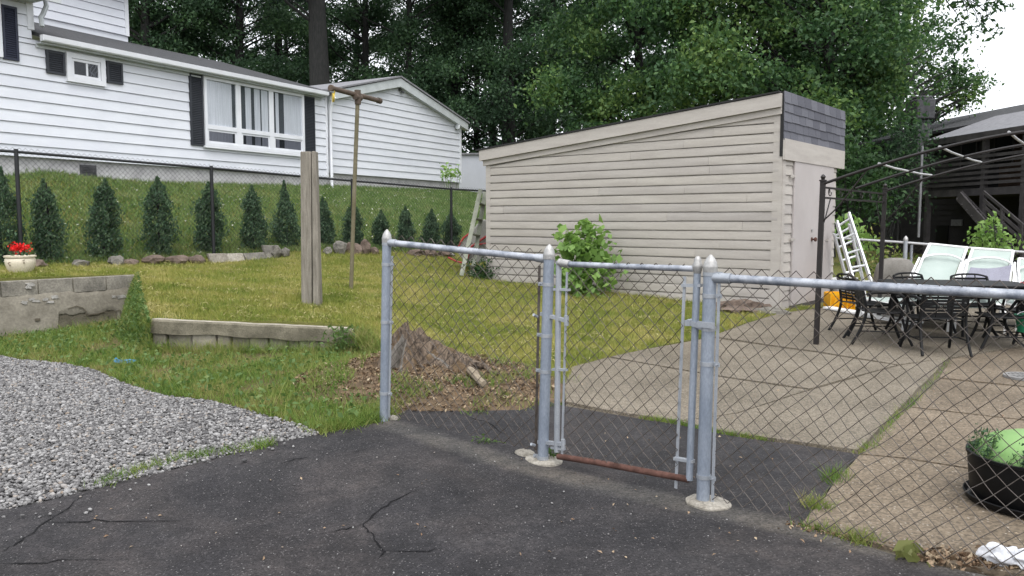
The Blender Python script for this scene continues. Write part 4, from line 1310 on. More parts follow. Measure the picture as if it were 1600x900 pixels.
mbm = MB()
for i in range(5):
    c = chainlink(fbase[i] + Vector((0, 0, .03)), fbase[i + 1] + Vector((0, 0, .03)), ftop[i], ftop[i + 1], dg=.082, r=.0022, up=.04, seed=20 + i)
    mbm.add(c.v, c.f)
part('wire_mesh', mbm, M['blackfence'], bf)
fdir = (ftop[4] - ftop[1]); fdir.z = 0; fdir.normalize(); fnor = Vector((-fdir.y, fdir.x, 0))

# arborvitae row
arb_px = [(2, 268, 415, 30, 'dark young arborvitae at the left edge of the frame behind the flower pot'), (78, 285, 412, 24, 'young arborvitae first to the right of the leftmost black post'),
          (163, 285, 408, 26, 'broad young arborvitae with a flat top, second from the leftmost black post'), (250, 282, 406, 26, 'young arborvitae with a thin spike on top, left of the middle black post'),
          (328, 290, 408, 25, 'young arborvitae right behind the middle black fence post'), (397, 295, 408, 24, 'young arborvitae behind the loose boards'),
          (449, 287, 408, 19, 'tall narrow arborvitae just left of the timber posts'), (511, 312, 408, 15, 'arborvitae between the timber posts and the clothesline pole'),
          (552, 320, 405, 17, 'arborvitae behind the clothesline pole'), (595, 332, 404, 13, 'slim arborvitae behind the top of the end post'), (634, 326, 402, 14, 'small arborvitae above the left end of the galvanised rail'),
          (673, 330, 402, 15, 'small arborvitae midway between the end post and the ladder'), (706, 330, 402, 14, 'small arborvitae behind the last black post')]
for i, (px, yt, yb, hw, lab) in enumerate(arb_px):
    # plane of the row: .3 m behind the fence
    q = HP(px, 400, fbase[1] + fnor * .32, fnor)
    base = upz(q); D = base.y
    H = (P(px, yt, D).z - base.z); rw = hw * .72 * D / F
    t = thing('arborvitae', lab, 'shrub', tuple(base), 'row of young arborvitae along the black fence')
    n = int(3400 + 2600 * rw / .25)
    u = NR.random(n) ** .8
    sd = R.random() * 40
    pw_ = R.uniform(1.3, 3.2); prof = np.clip((1 - u) * pw_, 0, 1) ** R.uniform(.55, 1.0) * (.80 + .2 * np.minimum(1, u * 4)) * np.where(u > .9, .55, 1) * (1 - .25 * u)
    wv = np.array([noise.noise(Vector((a * 6, sd, 0))) for a in u])
    a = NR.uniform(0, 2 * PI, n)
    lob = 1 + .25 * np.sin(a * 3 + u * 11 + sd) + .55 * wv + np.abs(NR.normal(0, .34, n)) ** 1.2
    r = rw * prof * lob * np.sqrt(NR.uniform(.25, 1, n))
    lx, ly = R.uniform(-.07, .07), R.uniform(-.05, .05)
    gap = np.array([noise.noise(Vector((math.cos(q_) * 2.2 + sd, math.sin(q_) * 2.2, w_ * 5.5))) for q_, w_ in zip(a, u)])
    r = r * (1 + .35 * gap)
    C = np.stack([base.x + np.cos(a) * r + lx * u, base.y + np.sin(a) * r + ly * u, base.z + .03 + u * H * NR.uniform(.96, 1.03, n)], 1)
    C = C[gap > -.30]
    V, Fc = leafquads(C, .062, .1, .42, vert=.5)
    npmesh('foliage', V, Fc, M['arb'], t)
    mb = MB().tube([base - Vector((0, 0, .1)), base + Vector((0, 0, H * .5)), base + Vector((0, 0, H))], [.03, .018, .006], 6)
    part('stem', mb, M['bark'], t)

# edging rocks at the foot of the bank
rocks = [(60, 423, 24, 14, 0), (125, 412, 22, 12, 1), (205, 411, 20, 10, 0), (240, 410, 28, 15, 0), (276, 409, 30, 15, 0), (308, 408, 22, 14, 0), (182, 408, 18, 16, 1), (430, 409, 15, 20, 1),
         (446, 414, 12, 14, 1), (512, 411, 12, 10, 1), (532, 404, 18, 22, 1), (552, 407, 22, 18, 0), (570, 405, 16, 22, 0), (585, 407, 12, 12, 0), (648, 407, 22, 11, 0), (672, 407, 22, 12, 0), (692, 409, 20, 10, 0), (702, 415, 14, 7, 1)]
desc = ['broad', 'knobbly', 'low', 'squarish', 'small', 'rounded']
where = ['beside the flower pot', 'below the first arborvitae', 'right of the second arborvitae', 'left of the fourth arborvitae', 'below the spiked arborvitae', 'left of the middle black post', 'under the broad flat topped arborvitae',
         'upright at the right end of the loose boards', 'leaning by the right end of the boards', 'just right of the timber posts', 'stacked tall left of the clothesline pole', 'at the foot of the clothesline pole', 'tall, right of the clothesline pole',
         'last one left of the galvanised end post', 'first one seen through the left fence panel', 'second one seen through the left fence panel', 'third one seen through the left fence panel', 'nearest the wooden ladder']
for i, (px, py, w_, h_, g_) in enumerate(rocks):
    q = HP(px, py + h_ * .4, fbase[1] - fnor * .22, fnor); b = upz(q); D = b.y
    mb = MB().blob(b + Vector((0, 0, h_ * D / F * .30)), 1, 2, .30, seed=i + 3, sz=(w_ * D / F * .62, .14, h_ * D / F * .62), freq=1.3)
    solo('edging_rock', mb, M['rockgrey' if g_ else 'rock'], ('pale grey' if g_ else 'reddish brown') + ' edging rock ' + where[i], 'rock', 'edging rocks along the foot of the bank', smooth=False)
# loose boards / broken slabs
for (x0, x1, y0, y1, lab, mt) in [(331, 359, 404, 419, 'short grey board end leaning at the foot of the middle black post', 'weathered'), (358, 384, 407, 420, 'grey broken concrete slab lying left of its twin under the bank', 'footing'),
                                  (386, 418, 408, 419, 'long grey broken concrete slab lying right of its twin under the bank', 'rockgrey'), (417, 436, 397, 418, 'square grey stone block standing beside the loose slabs', 'rockgrey')]:
    a = HP(x0, y1, fbase[1] - fnor * .30, fnor); b = HP(x1, y1, fbase[1] - fnor * .30, fnor)
    a = upz(a); b = upz(b); hh = (y1 - y0) * a.y / F
    tl = fnor * .10
    mb = MB().hexa([a, b, b + fnor * .08, a + fnor * .08, a + tl + Vector((0, 0, hh)), b + tl * .8 + Vector((0, 0, hh * .92)), b + tl + fnor * .08 + Vector((0, 0, hh * .92)), a + tl + fnor * .08 + Vector((0, 0, hh))])
    solo('loose_slab', mb, M[mt], lab, 'slab', 'loose slabs along the foot of the bank', bevel=.01)

# ================================================================== WHITE HOUSE
HU = Vector((.4936, .8697, 0)); HN = Vector((-.8697, .4936, 0))
HP0 = P(50, 200, 15.5); HP0.z = 0
def H(px, py, v=0.0):
    q = HP(px, py, HP0 + HN * v, HN)
    return (q - HP0).dot(HU), q.z
def HW(u, v, w): return HP0 + HU * u + HN * v + Vector((0, 0, w))
def hbox(mb, u0, u1, v0, v1, w0, w1):
    return mb.hexa([HW(u0, v0, w0), HW(u1, v0, w0), HW(u1, v1, w0), HW(u0, v1, w0), HW(u0, v0, w1), HW(u1, v0, w1), HW(u1, v1, w1), HW(u0, v1, w1)])
def siding(mb, fr, u0, u1, w0, w1, course, lap=.022, rl=None, thick=.02, v0=0.0, seams=True, jit=0.0):
    """lap boards; rl(w) gives (ulo, uhi) at height w for sloped ends"""
    w = w0
    while w < w1 - .01:
        wt = min(w + course, w1)
        if rl: a0, b0 = rl(w); a1, b1 = rl(wt)
        else: a0, b0, a1, b1 = u0, u1, u0, u1
        if b0 - a0 > .02:
            if b1 < a1: a1 = b1 = (a1 + b1) / 2
            j = R.uniform(-jit, jit)
            g_ = w + .008
            mb.add([fr(a0, v0 - lap - .004 + j, g_), fr(b0, v0 - lap - .004, g_ + j), fr(b1, v0 - .003, wt), fr(a1, v0 - .003, wt),
                    fr(a0, v0 + thick, g_), fr(b0, v0 + thick, g_), fr(b1, v0 + thick, wt), fr(a1, v0 + thick, wt)],
                   [(0, 1, 2, 3), (0, 4, 5, 1), (0, 3, 7, 4), (1, 5, 6, 2), (3, 2, 6, 7)])
        w += course
uE = H(511, 200)[0]
house = thing('white_house', 'white clapboard house with dark shutters on top of the grassy bank', 'house', tuple(HW(uE / 2, 0, 2.4)))
GT = H(280, 96.5, -.30)[1]; EAVE = GT - .07; WRDG = (H(400, 108, 4.2)[1] + H(300, 87.5, 4.2)[1]) / 2
mb = MB(); hbox(mb, -5, uE + .05, .06, 8, 1.4, 2.71)
uG0, uG1 = H(515, 200)[0], H(722, 240)[0]
hbox(mb, uE + .06, uG1 - .05, .12, 7, 1.4, 2.84)
fo = part('foundation', mb, M['foundation'], house)
ua, wa = H(127, 257); ub, wb_ = H(152, 271)
mb = MB(); hbox(mb, ua, ub, .02, .10, wb_ - .1, wa)
for i in range(4): hbox(mb, ua + .02, ub - .02, .005, .02, wb_ + .02 + i * .03, wb_ + .035 + i * .03)
part('foundation_vent', mb, M['chimney'], fo)
mb = MB()
siding(mb, HW, -5, uE, 2.71, EAVE, .2135)
hbox(mb, -5, uE, .022, .2, 2.71, EAVE)
# taller left section
uL = H(47.5, 30)[0]
siding(mb, HW, -5, uL, EAVE, 5.62, .2135)
hbox(mb, -5, uL, .022, .2, EAVE + .003, 5.62)
part('wall', mb, M['whitesiding'], house)
mb = MB(); hbox(mb, uL - .07, uL + .05, -.028, .15, 5.12, 5.75); part('corner_board', mb, M['whitetrim'], house); mb = MB(); hbox(mb, uE - .08, uE, -.028, -.004, 2.71, EAVE)
part('corner_board', mb, M['whitetrim'], house)
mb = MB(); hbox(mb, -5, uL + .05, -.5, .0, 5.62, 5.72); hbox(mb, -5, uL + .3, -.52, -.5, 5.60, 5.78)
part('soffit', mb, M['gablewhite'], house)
# second storey set back
V2 = 4.2
uS = H(200, 40, V2)[0]
mb = MB()
w0_ = H(120, 44, V2)[1]
w0_ = min(w0_, WRDG + .05)
siding(mb, HW, -2.5, uS, w0_ + .1, 7.62, .2135, v0=V2)
hbox(mb, -2.5, uS, V2 + .022, V2 + 5, w0_ - .3, 7.62)
part('wall', mb, M['whitesiding'], house)
mb = MB(); hbox(mb, uS - .1, uS + .012, V2 - .03, V2 - .0, w0_ + .1, 7.6)
part('corner_board', mb, M['whitetrim'], house)
mb = MB(); hbox(mb, -2.5, uS + .45, V2 - .5, V2 + 5, 7.64, 7.80)
part('eave', mb, M['whitetrim'], house)
mb = MB()
for s in (0,):
    mb.add([HW(-5, -.5, 5.80), HW(uL + .3, -.5, 5.80), HW(uL + .3, 4.2, 7.6), HW(-5, 4.2, 7.6), HW(-5, -.5, 5.86), HW(uL + .3, -.5, 5.86), HW(uL + .3, 4.2, 7.66), HW(-5, 4.2, 7.66)],
           [(0, 1, 2, 3), (7, 6, 5, 4), (0, 4, 5, 1), (1, 5, 6, 2), (3, 7, 4, 0)])
    mb.add([HW(-2.5, V2 - .55, 7.80), HW(uS + .5, V2 - .55, 7.80), HW(uS + .5, V2 + 2.6, 8.9), HW(-2.5, V2 + 2.6, 8.9), HW(-2.5, V2 - .55, 7.86), HW(uS + .5, V2 - .55, 7.86), HW(uS + .5, V2 + 2.6, 8.96), HW(-2.5, V2 + 2.6, 8.96)],
           [(0, 1, 2, 3), (7, 6, 5, 4), (0, 4, 5, 1), (1, 5, 6, 2), (3, 7, 4, 0)])
# low front roof
def roofslab(mb, u0, u1, v0, w0, v1, w1, th=.07):
    mb.hexa([HW(u0, v0, w0), HW(u1, v0, w0), HW(u1, v1, w1), HW(u0, v1, w1), HW(u0, v0, w0 + th), HW(u1, v0, w0 + th), HW(u1, v1, w1 + th), HW(u0, v1, w1 + th)])
roofslab(mb, uL + .06, uE + .12, -.19, EAVE + .03, V2, WRDG - .07)
roofslab(mb, uS + .1, uE + .12, V2 + .02, WRDG - .07, 8.2, 5.1)
part('roof', mb, M['roofdark'], house)
# gutter, fascia
mb = MB()
gu1 = H(513, 145, -.28)[0]
pr = [(-.31, EAVE + .07), (-.30, EAVE - .02), (-.28, EAVE - .04), (-.20, EAVE - .04), (-.20, EAVE + .06), (-.21, EAVE + .06), (-.21, EAVE - .02), (-.27, EAVE - .025), (-.288, EAVE - .01), (-.295, EAVE + .07)]
mb.poly_prism([HW(uL + .06, v, w) for v, w in pr], HU * (gu1 - uL - .06)); hbox(mb, uL + .045, uL + .059, -.31, -.20, EAVE - .04, EAVE + .07)
part('gutter', mb, M['whitetrim'], house)
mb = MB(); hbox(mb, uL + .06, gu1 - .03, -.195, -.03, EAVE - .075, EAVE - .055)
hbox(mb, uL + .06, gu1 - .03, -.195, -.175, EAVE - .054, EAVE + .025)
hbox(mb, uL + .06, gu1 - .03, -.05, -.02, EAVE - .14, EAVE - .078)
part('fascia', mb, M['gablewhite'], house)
# downspouts
mb = MB(); u_ = H(514, 200)[0]
mb.tube([HW(u_ - .06, -.26, EAVE - .03), HW(u_ - .02, -.15, EAVE - .2), HW(u_, -.07, EAVE - .45), HW(u_, -.07, 2.45), HW(u_, -.2, 2.3)], .045, 8)
part('downspout', mb, M['whitetrim'], house)
mb = MB(); u_ = H(62, 10)[0]
mb.tube([HW(u_ + .12, .05, 5.9), HW(u_ + .10, -.05, 5.62), HW(u_ - .02, -.12, 5.42), HW(uL + .12, -.14, 5.36), HW(uL + .11, -.18, 5.18)], .045, 8)
part('downspout', mb, M['gablewhite'], house)

def pane(mb, u0, u1, v, w0, w1):
    mb.add([HW(u0, v, w0), HW(u1, v, w0), HW(u1, v, w1), HW(u0, v, w1)], [(0, 1, 2, 3)])
def hwin(mb, u0, u1, w0, w1, fr=.06, dep=.05, v=-.03):
    hbox(mb, u0, u0 + fr, v - dep, v + .04, w0, w1); hbox(mb, u1 - fr, u1, v - dep, v + .04, w0, w1)
    hbox(mb, u0 + fr, u1 - fr, v - dep + .002, v + .04, w0, w0 + fr); hbox(mb, u0 + fr, u1 - fr, v - dep + .002, v + .04, w1 - fr, w1)
def shutter(u0, u1, w0, w1, mat):
    mb = MB(); hbox(mb, u0, u1, -.035, -.012, w0, w1)
    f_ = .045
    hbox(mb, u0, u0 + f_, -.058, -.036, w0, w1); hbox(mb, u1 - f_, u1, -.058, -.036, w0, w1)
    hbox(mb, u0 + f_, u1 - f_, -.057, -.036, w0, w0 + f_); hbox(mb, u0 + f_, u1 - f_, -.057, -.036, w1 - f_, w1)
    z_ = w0 + f_ + .02
    while z_ < w1 - f_ - .03:
        mb.hexa([HW(u0 + f_, -.056, z_), HW(u1 - f_, -.056, z_), HW(u1 - f_, -.036, z_ + .02), HW(u0 + f_, -.036, z_ + .02),
                 HW(u0 + f_, -.054, z_ + .006), HW(u1 - f_, -.054, z_ + .006), HW(u1 - f_, -.036, z_ + .027), HW(u0 + f_, -.036, z_ + .027)])
        z_ += .04
    return part('shutter', mb, mat, house, smooth=False)
def su(px, py): return H(px, py, -.04)
def win_rect(tl, br):
    u0, w1 = su(*tl); u1, w0 = su(*br); return u0, u1, w0, w1
# small window
u0, u1, w0, w1 = win_rect((102, 79), (164.5, 135)); 
wA = su(102, 127)[1]; wB = su(164.5, 94)[1]
w0 = (wA + w0) / 2; w1 = (w1 + wB) / 2
mb = MB(); hwin(mb, u0, u1, w0, w1, .10, .05)
hwin(mb, u0 + .105, u1 - .105, w0 + .105, w1 - .105, .05, .03)
um = (u0 + u1) / 2 + .02; hbox(mb, um - .02, um + .02, -.055, 0, w0 + .16, w1 - .16)
wf = part('window', mb, M['whitetrim'], house)
mb = MB(); pane(mb, u0 + .1, u1 - .1, -.050, w0 + .1, w1 - .1); part('pane', mb, M['glassdim'], wf)
mb = MB(); hbox(mb, u0 + .1, u1 - .1, -.036, -.028, w0 + .1, w1 - .1)
part('window_backing', mb, M['darkroom'], wf)
mb = MB()
for i in range(5):
    c0 = um + .06 + i * .05
    mb.tube([HW(c0 + .04 * math.sin(t * 7 + i), -.042, w0 + .14 + (w1 - w0 - .28) * t) for t in np.linspace(0, 1, 9)], .007, 4)
part('curtain', mb, M['palewall'], wf)
sh0 = su(72, 77); sh1 = su(101, 86); shb = su(72.5, 121)
shutter(su(72, 90)[0], su(101, 95)[0], w0 + .10, w1 - .03, M['shutter2'])
shutter(su(166, 95)[0], su(191, 100)[0], w0 + .10, w1 - .03, M['shutter2'])
# far left shutter and window edge
a = su(1, 6); b = su(30, 96)
shutter(a[0], b[0], b[1], su(29, 12.5)[1], M['shutter'])
mb = MB(); hwin(mb, a[0] - 1.2, a[0] - .02, b[1] + .02, a[1] + .05, .09)
wf0 = part('window', mb, M['whitetrim'], house)
mb = MB(); pane(mb, a[0] - 1.12, a[0] - .1, -.050, b[1] + .1, a[1] - .03); part('pane', mb, M['glassdim'], wf0)
mb = MB(); hbox(mb, a[0] - 1.12, a[0] - .1, -.036, -.028, b[1] + .1, a[1] - .03); part('window_backing', mb, M['darkroom'], wf0)
# picture window
u0 = su(318.5, 180)[0]; u1 = su(474, 200)[0]
w1 = (su(318.5, 120)[1] + su(474, 147)[1]) / 2; w0 = (su(321, 228)[1] + su(476, 242)[1]) / 2
mb = MB(); hwin(mb, u0, u1, w0, w1, .07, .06)
m1 = su(372, 180)[0]; m2 = su(423.5, 190)[0]
wt_ = (su(340, 200)[1] + su(450, 212)[1]) / 2
for m_ in (m1, m2): hbox(mb, m_ - .075, m_ + .075, -.07, .01, w0 + .07, w1 - .07)
for (a_, b_) in ((u0 + .07, m1 - .075), (m1 + .075, m2 - .075), (m2 + .075, u1 - .07)):
    hbox(mb, a_, b_, -.075, .01, wt_ - .06, wt_ + .04)
    hwin(mb, a_ + .002, b_ - .002, w0 + .072, wt_ - .062, .05, .025)
hbox(mb, u0 - .04, u1 + .04, -.10, -.03, w0 - .05, w0 - .004)
pw = part('window', mb, M['whitetrim'], house, label='wide white picture window with three panes over three small ones')
for (a_, b_) in ((u0 + .07, m1 - .075), (m1 + .075, m2 - .075), (m2 + .075, u1 - .07)):
    mb = MB(); pane(mb, a_, b_, -.057, wt_ + .04, w1 - .07); part('pane', mb, M['glass'], pw)
    mb = MB(); pane(mb, a_ + .05, b_ - .05, -.057, w0 + .12, wt_ - .11); part('pane', mb, M['glassdim'], pw)
mb = MB(); hbox(mb, u0 + .07, u1 - .07, -.036, -.028, w0 + .07, w1 - .07)
part('window_backing', mb, M['darkroom'], pw)
def drape(mb, a_, b_, z0, z1, n):
    st = []
    for i in range(n + 1):
        t = i / n; st.append((a_ + (b_ - a_) * t, -.048 + .005 * (i % 2)))
    for (p_, q_) in zip(st, st[1:]):
        mb.add([HW(p_[0], p_[1], z0), HW(q_[0], q_[1], z0), HW(q_[0], q_[1], z1), HW(p_[0], p_[1], z1)], [(0, 1, 2, 3)])
mb = MB()
def uu(px): return su(px, 170)[0]
drape(mb, u0 + .07, uu(362), w0 + .08, w1 - .08, 34)
drape(mb, uu(383), uu(392), w0 + .08, w1 - .08, 8); drape(mb, uu(397), uu(406), w0 + .08, w1 - .08, 8); drape(mb, uu(408), uu(418), w0 + .08, w1 - .08, 8)
drape(mb, uu(430), uu(435), w0 + .08, w1 - .08, 6); drape(mb, uu(443), u1 - .07, w0 + .08, w1 - .08, 18)
part('curtain', mb, M['curtain'], pw)
shutter(su(296.5, 150)[0], u0 - .01, w0 - .02, w1 + .02, M['shutter2'])
shutter(u1 + .02, su(491.5, 180)[0], w0 - .02, w1 - .02, M['shutter2'])
# gable wing
uP, wP = H(625, 122, -.1); 
wL = 5.12; wR = H(722, 188, -.1)[1]
mb = MB()
gs0 = H(520, 269)[1]
def rl(w):
    w_ = w + .02
    lo_ = uG0 if w_ < wL else uG0 + (uP - uG0) * (w_ - wL) / (wP - wL)
    hi_ = uG1 if w_ < wR else uG1 - (uG1 - uP) * (w_ - wR) / (wP - wR)
    return lo_, hi_
siding(mb, HW, uG0, uG1, 2.84, wP - .05, .2135, rl=rl, v0=.06)
mb.add([HW(uG0, .083, 2.84), HW(uG1, .083, 2.84), HW(uG1, .083, wR - .02), HW(uP, .083, wP - .05), HW(uG0, .083, wL - .02), HW(uG0, 7, 2.84), HW(uG1, 7, 2.84), HW(uG1, 7, wR - .02), HW(uP, 7, wP - .05), HW(uG0, 7, wL - .02)],
       [(0, 1, 2, 3, 4), (9, 8, 7, 6, 5), (1, 6, 7, 2), (0, 4, 9, 5)])
part('gable_wall', mb, M['whitesiding'], house)
mb = MB()
th = .26
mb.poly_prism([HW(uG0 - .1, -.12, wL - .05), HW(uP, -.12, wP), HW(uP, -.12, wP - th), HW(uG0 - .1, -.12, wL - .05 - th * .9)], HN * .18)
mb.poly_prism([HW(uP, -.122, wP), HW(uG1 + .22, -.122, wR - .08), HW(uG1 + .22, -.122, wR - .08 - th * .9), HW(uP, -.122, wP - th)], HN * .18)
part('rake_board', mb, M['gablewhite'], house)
mb = MB(); hbox(mb, uG1 - .09, uG1 + .012, .028, .05, 2.84, wR - .1); part('corner_board', mb, M['whitetrim'], house); mb = MB(); hbox(mb, uG0, uG0 + .1, .028, .05, 2.84, wL - .1)
part('corner_board', mb, M['whitetrim'], house)
mb = MB()
for (ua_, wa_, ub_, wb2) in ((uG0 - .15, wL - .03, uP, wP + .02), (uP, wP + .02, uG1 + .27, wR - .08)):
    mb.hexa([HW(ua_, -.16, wa_), HW(ub_, -.16, wb2), HW(ub_, 7.2, wb2), HW(ua_, 7.2, wa_), HW(ua_, -.16, wa_ + .05), HW(ub_, -.16, wb2 + .05), HW(ub_, 7.2, wb2 + .05), HW(ua_, 7.2, wa_ + .05)])
part('roof', mb, M['porchroof'], house)
u_, w_ = H(624, 140, .03); k = MB().lathe([(.05, 0), (.05, .05), (.03, .07)], HW(u_, .03, w_), 10, axis=-HN); k.lathe([(.03, 0), (.045, .08), (.02, .1)], HW(u_ + .06, .0, w_ - .06), 10, axis=-HN + Vector((0, 0, -.3)))
part('wall_lamp', k, M['chimney'], house)
u_, w_ = H(716, 199, .03); k = MB().lathe([(.06, 0), (.06, .04), (.03, .06)], HW(u_, .03, w_), 10, axis=-HN); k.lathe([(.03, 0), (.09, .16), (.0, .17)], HW(u_ - .05, -.02, w_), 10, axis=-HU - HN * .4)
part('floodlight', k, M['gablewhite'], house)

# pale outbuilding behind
ob = P(740, 290, 33); ob.z = 2.0
outb = thing('outbuilding', 'plain pale grey outbuilding wall showing between the white house and the shed', 'shed', tuple(ob))
a = P(712, 242, 33); b = P(800, 243, 33)
mb = MB().hexa([Vector((a.x, 33, 1.5)), Vector((b.x, 33, 1.5)), Vector((b.x, 37, 1.5)), Vector((a.x, 37, 1.5)), Vector((a.x, 33, a.z)), Vector((b.x, 33, a.z)), Vector((b.x, 37, a.z)), Vector((a.x, 37, a.z))])
part('wall', mb, M['palewall'], outb)
mb = MB().box(((a.x + b.x) / 2, 35, a.z + .04), (b.x - a.x + .2, 4.2, .06)); part('roof', mb, M['porchroof'], outb)

# sapling by the fence
p = P(705, 292, 20.5); p.z = ZU(p.x, p.y)
C = np.array([[p.x + R.uniform(-.28, .26), p.y + R.gauss(0, .15), P(705, 272, 20.5).z + R.gauss(0, .10)] for _ in range(90)])
V, Fc = leafquads(C, .12, .9, .45)
sap = thing('sapling', 'leafy green sapling poking above the black rail in front of the gable wing', 'plant', tuple(p))
npmesh('leaves', V, Fc, M['bush'], sap)
mb = MB()
for c in C[::12]: mb.tube([p, p.lerp(Vector(c), .6) + Vector((0, 0, .05)), Vector(c)], .006, 4)
part('stem', mb, M['weed'], sap)

# ================================================================== SHED
SR = Vector((SH_R.x, SH_R.y, 0)); SL = P(762, 437, 15.5); SL.z = 0
SU = (SL - SR); SLEN = SU.length; SU.normalize()            # along the long side, to the left
SF = Vector((-SU.y, SU.x, 0))
if SF.y < 0: SF = -SF                                        # front face direction (away to the right)
SNL = -SF                                                    # outward normal of the long side
SNF = -SU                                                    # outward normal of the front
def SW(u, v, w): return SR + SU * u + SF * v + Vector((0, 0, w))      # u left along the side, v into the depth, w up
def sh(px, py, out=0.0):
    q = HP(px, py, SR - SF * out, SF); return (q - SR).dot(SU), q.z
def sfr(px, py, out=0.0):
    q = HP(px, py, SR - SU * out, SU); return (q - SR).dot(SF), q.z
def sbox(mb, u0, u1, v0, v1, w0, w1):
    return mb.hexa([SW(u0, v0, w0), SW(u0, v1, w0), SW(u1, v1, w0), SW(u1, v0, w0), SW(u0, v0, w1), SW(u0, v1, w1), SW(u1, v1, w1), SW(u1, v0, w1)])
WID = sfr(1304, 300)[0]
shed = thing('garden_shed', 'taupe clapboard shed with a sloping roof and shingled front parapet', 'shed', tuple(SW(SLEN / 2, WID / 2, .2)))
zr = sh(1224, 145, .06)[1]; zl_ = sh(757, 234, .06)[1]
def roofz(u): return zr + (zl_ - zr) * (u / SLEN)
zbot = .12
# long side boards with bottom following the sill
mb = MB()
COURSE = .1445
w = .20; k_ = 0
def sfrm(u, v, w): return SW(u, v, w)
uJ = sh(1150, 400)[0]
while w < zr - .3:
    wt = w + COURSE
    # roof limit: boards stop under the raking trim
    umax = SLEN - .02 if roofz(SLEN) - .30 > w else (w - zr + .30) / ((zl_ - zr) / SLEN)
    umax = min(SLEN - .02, umax)
    umax1 = SLEN - .02 if roofz(SLEN) - .30 > wt else min(SLEN - .02, (wt - zr + .30) / ((zl_ - zr) / SLEN))
    umax1 = max(umax1, .2)
    # split each course into one to three boards with butt joints
    cuts = [.03]
    if umax > 2.5 and R.random() < .75: cuts += sorted([R.uniform(.4, umax * .5), R.uniform(umax * .5 + .3, umax - .4)])[:R.choice((1, 2))]
    cuts.append(umax)
    for a_, b_ in zip(cuts, cuts[1:]):
        b0_ = b_; b1_ = b_ if b_ < umax else umax1
        a2 = a_ + (.003 if a_ > .1 else 0)
        dz = R.uniform(-.004, .004); do = R.uniform(0, .004)
        nseg = 10
        vs = []
        for i in range(nseg + 1):
            t = i / nseg
            ub_ = a2 + (b0_ - a2) * t; ut = a2 + (b1_ - a2) * t
            sag = .005 * noise.noise(Vector((ub_ * 1.1, w * 9, 2))); o2 = .005 * noise.noise(Vector((ub_ * 2, w * 9, 7)))
            vs += [SW(ub_, .01, w + dz + sag), SW(ub_, -.032 - do + o2, w + dz + sag), SW(ub_, -.034 - do + o2, w + .010 + dz + sag),
                   SW(ut, -.026 - do * .5 + o2, wt - .019 + sag), SW(ut, -.020 + o2, wt - .016 + sag), SW(ut, -.002, wt - .014 + sag), SW(ut, -.002, wt + .012)]
        fs = []
        for i in range(nseg):
            j = i * 7
            fs += [(j + k, j + k + 1, j + k + 8, j + k + 7) for k in range(6)]
        fs += [(0, 5, 4, 3, 2, 1), tuple(nseg * 7 + k for k in range(6))]
        mb.add(vs, fs)
    w = wt; k_ += 1
# body behind the boards
mb.add([SW(0, 0, zbot), SW(SLEN, 0, zbot + .1), SW(SLEN, WID, zbot + .1), SW(0, WID, zbot), SW(0, 0, zr - .06), SW(SLEN, 0, zl_ - .06), SW(SLEN, WID, zl_ - .06), SW(0, WID, zr - .06)],
       [(3, 2, 1, 0), (4, 5, 6, 7), (0, 1, 5, 4), (1, 2, 6, 5), (2, 3, 7, 6), (3, 0, 4, 7)])
part('wall', mb, M['shed'], shed)
mb = MB(); sbox(mb, -.02, .12, -.034, -.004, .16, zr - .32); 
part('corner_board', mb, M['shed'], shed)
mb = MB(); sbox(mb, SLEN - .10, SLEN + .01, -.034, -.004, .34, zl_ - .30); part('corner_board', mb, M['shed'], shed)
# concrete sill + dark gap
mb = MB(); mb.hexa([SW(.02, -.02, -.1), SW(.02, .2, -.1), SW(SLEN, .2, -.1), SW(SLEN, -.02, -.1), SW(.02, -.02, .17), SW(.02, .2, .17), SW(SLEN, .2, .42), SW(SLEN, -.02, .42)])
part('sill', mb, M['curbtop'], shed)
# raking fascia in two steps
mb = MB()
def rake(o0, o1, d0, d1, u0, u1):
    mb.hexa([SW(u0, -o1, roofz(u0) - d1), SW(u0, -o0, roofz(u0) - d1), SW(u1, -o0, roofz(u1) - d1), SW(u1, -o1, roofz(u1) - d1),
             SW(u0, -o1, roofz(u0) - d0), SW(u0, -o0, roofz(u0) - d0), SW(u1, -o0, roofz(u1) - d0), SW(u1, -o1, roofz(u1) - d0)])
rake(.006, .105, .005, .20, .0, SLEN + .12)
rake(.006, .062, .204, .30, .0, SLEN + .06)
part('fascia', mb, M['shed'], shed)
mb = MB()
mb.hexa([SW(.025, -.12, zr + .004), SW(.025, WID + .02, zr + .004), SW(SLEN + .2, WID + .1, zl_ - .02), SW(SLEN + .2, -.12, zl_ - .02), SW(.025, -.12, zr + .03), SW(.025, WID + .02, zr + .03), SW(SLEN + .2, WID + .1, zl_ + .01), SW(SLEN + .2, -.12, zl_ + .01)])
part('roof', mb, M['tar'], shed)
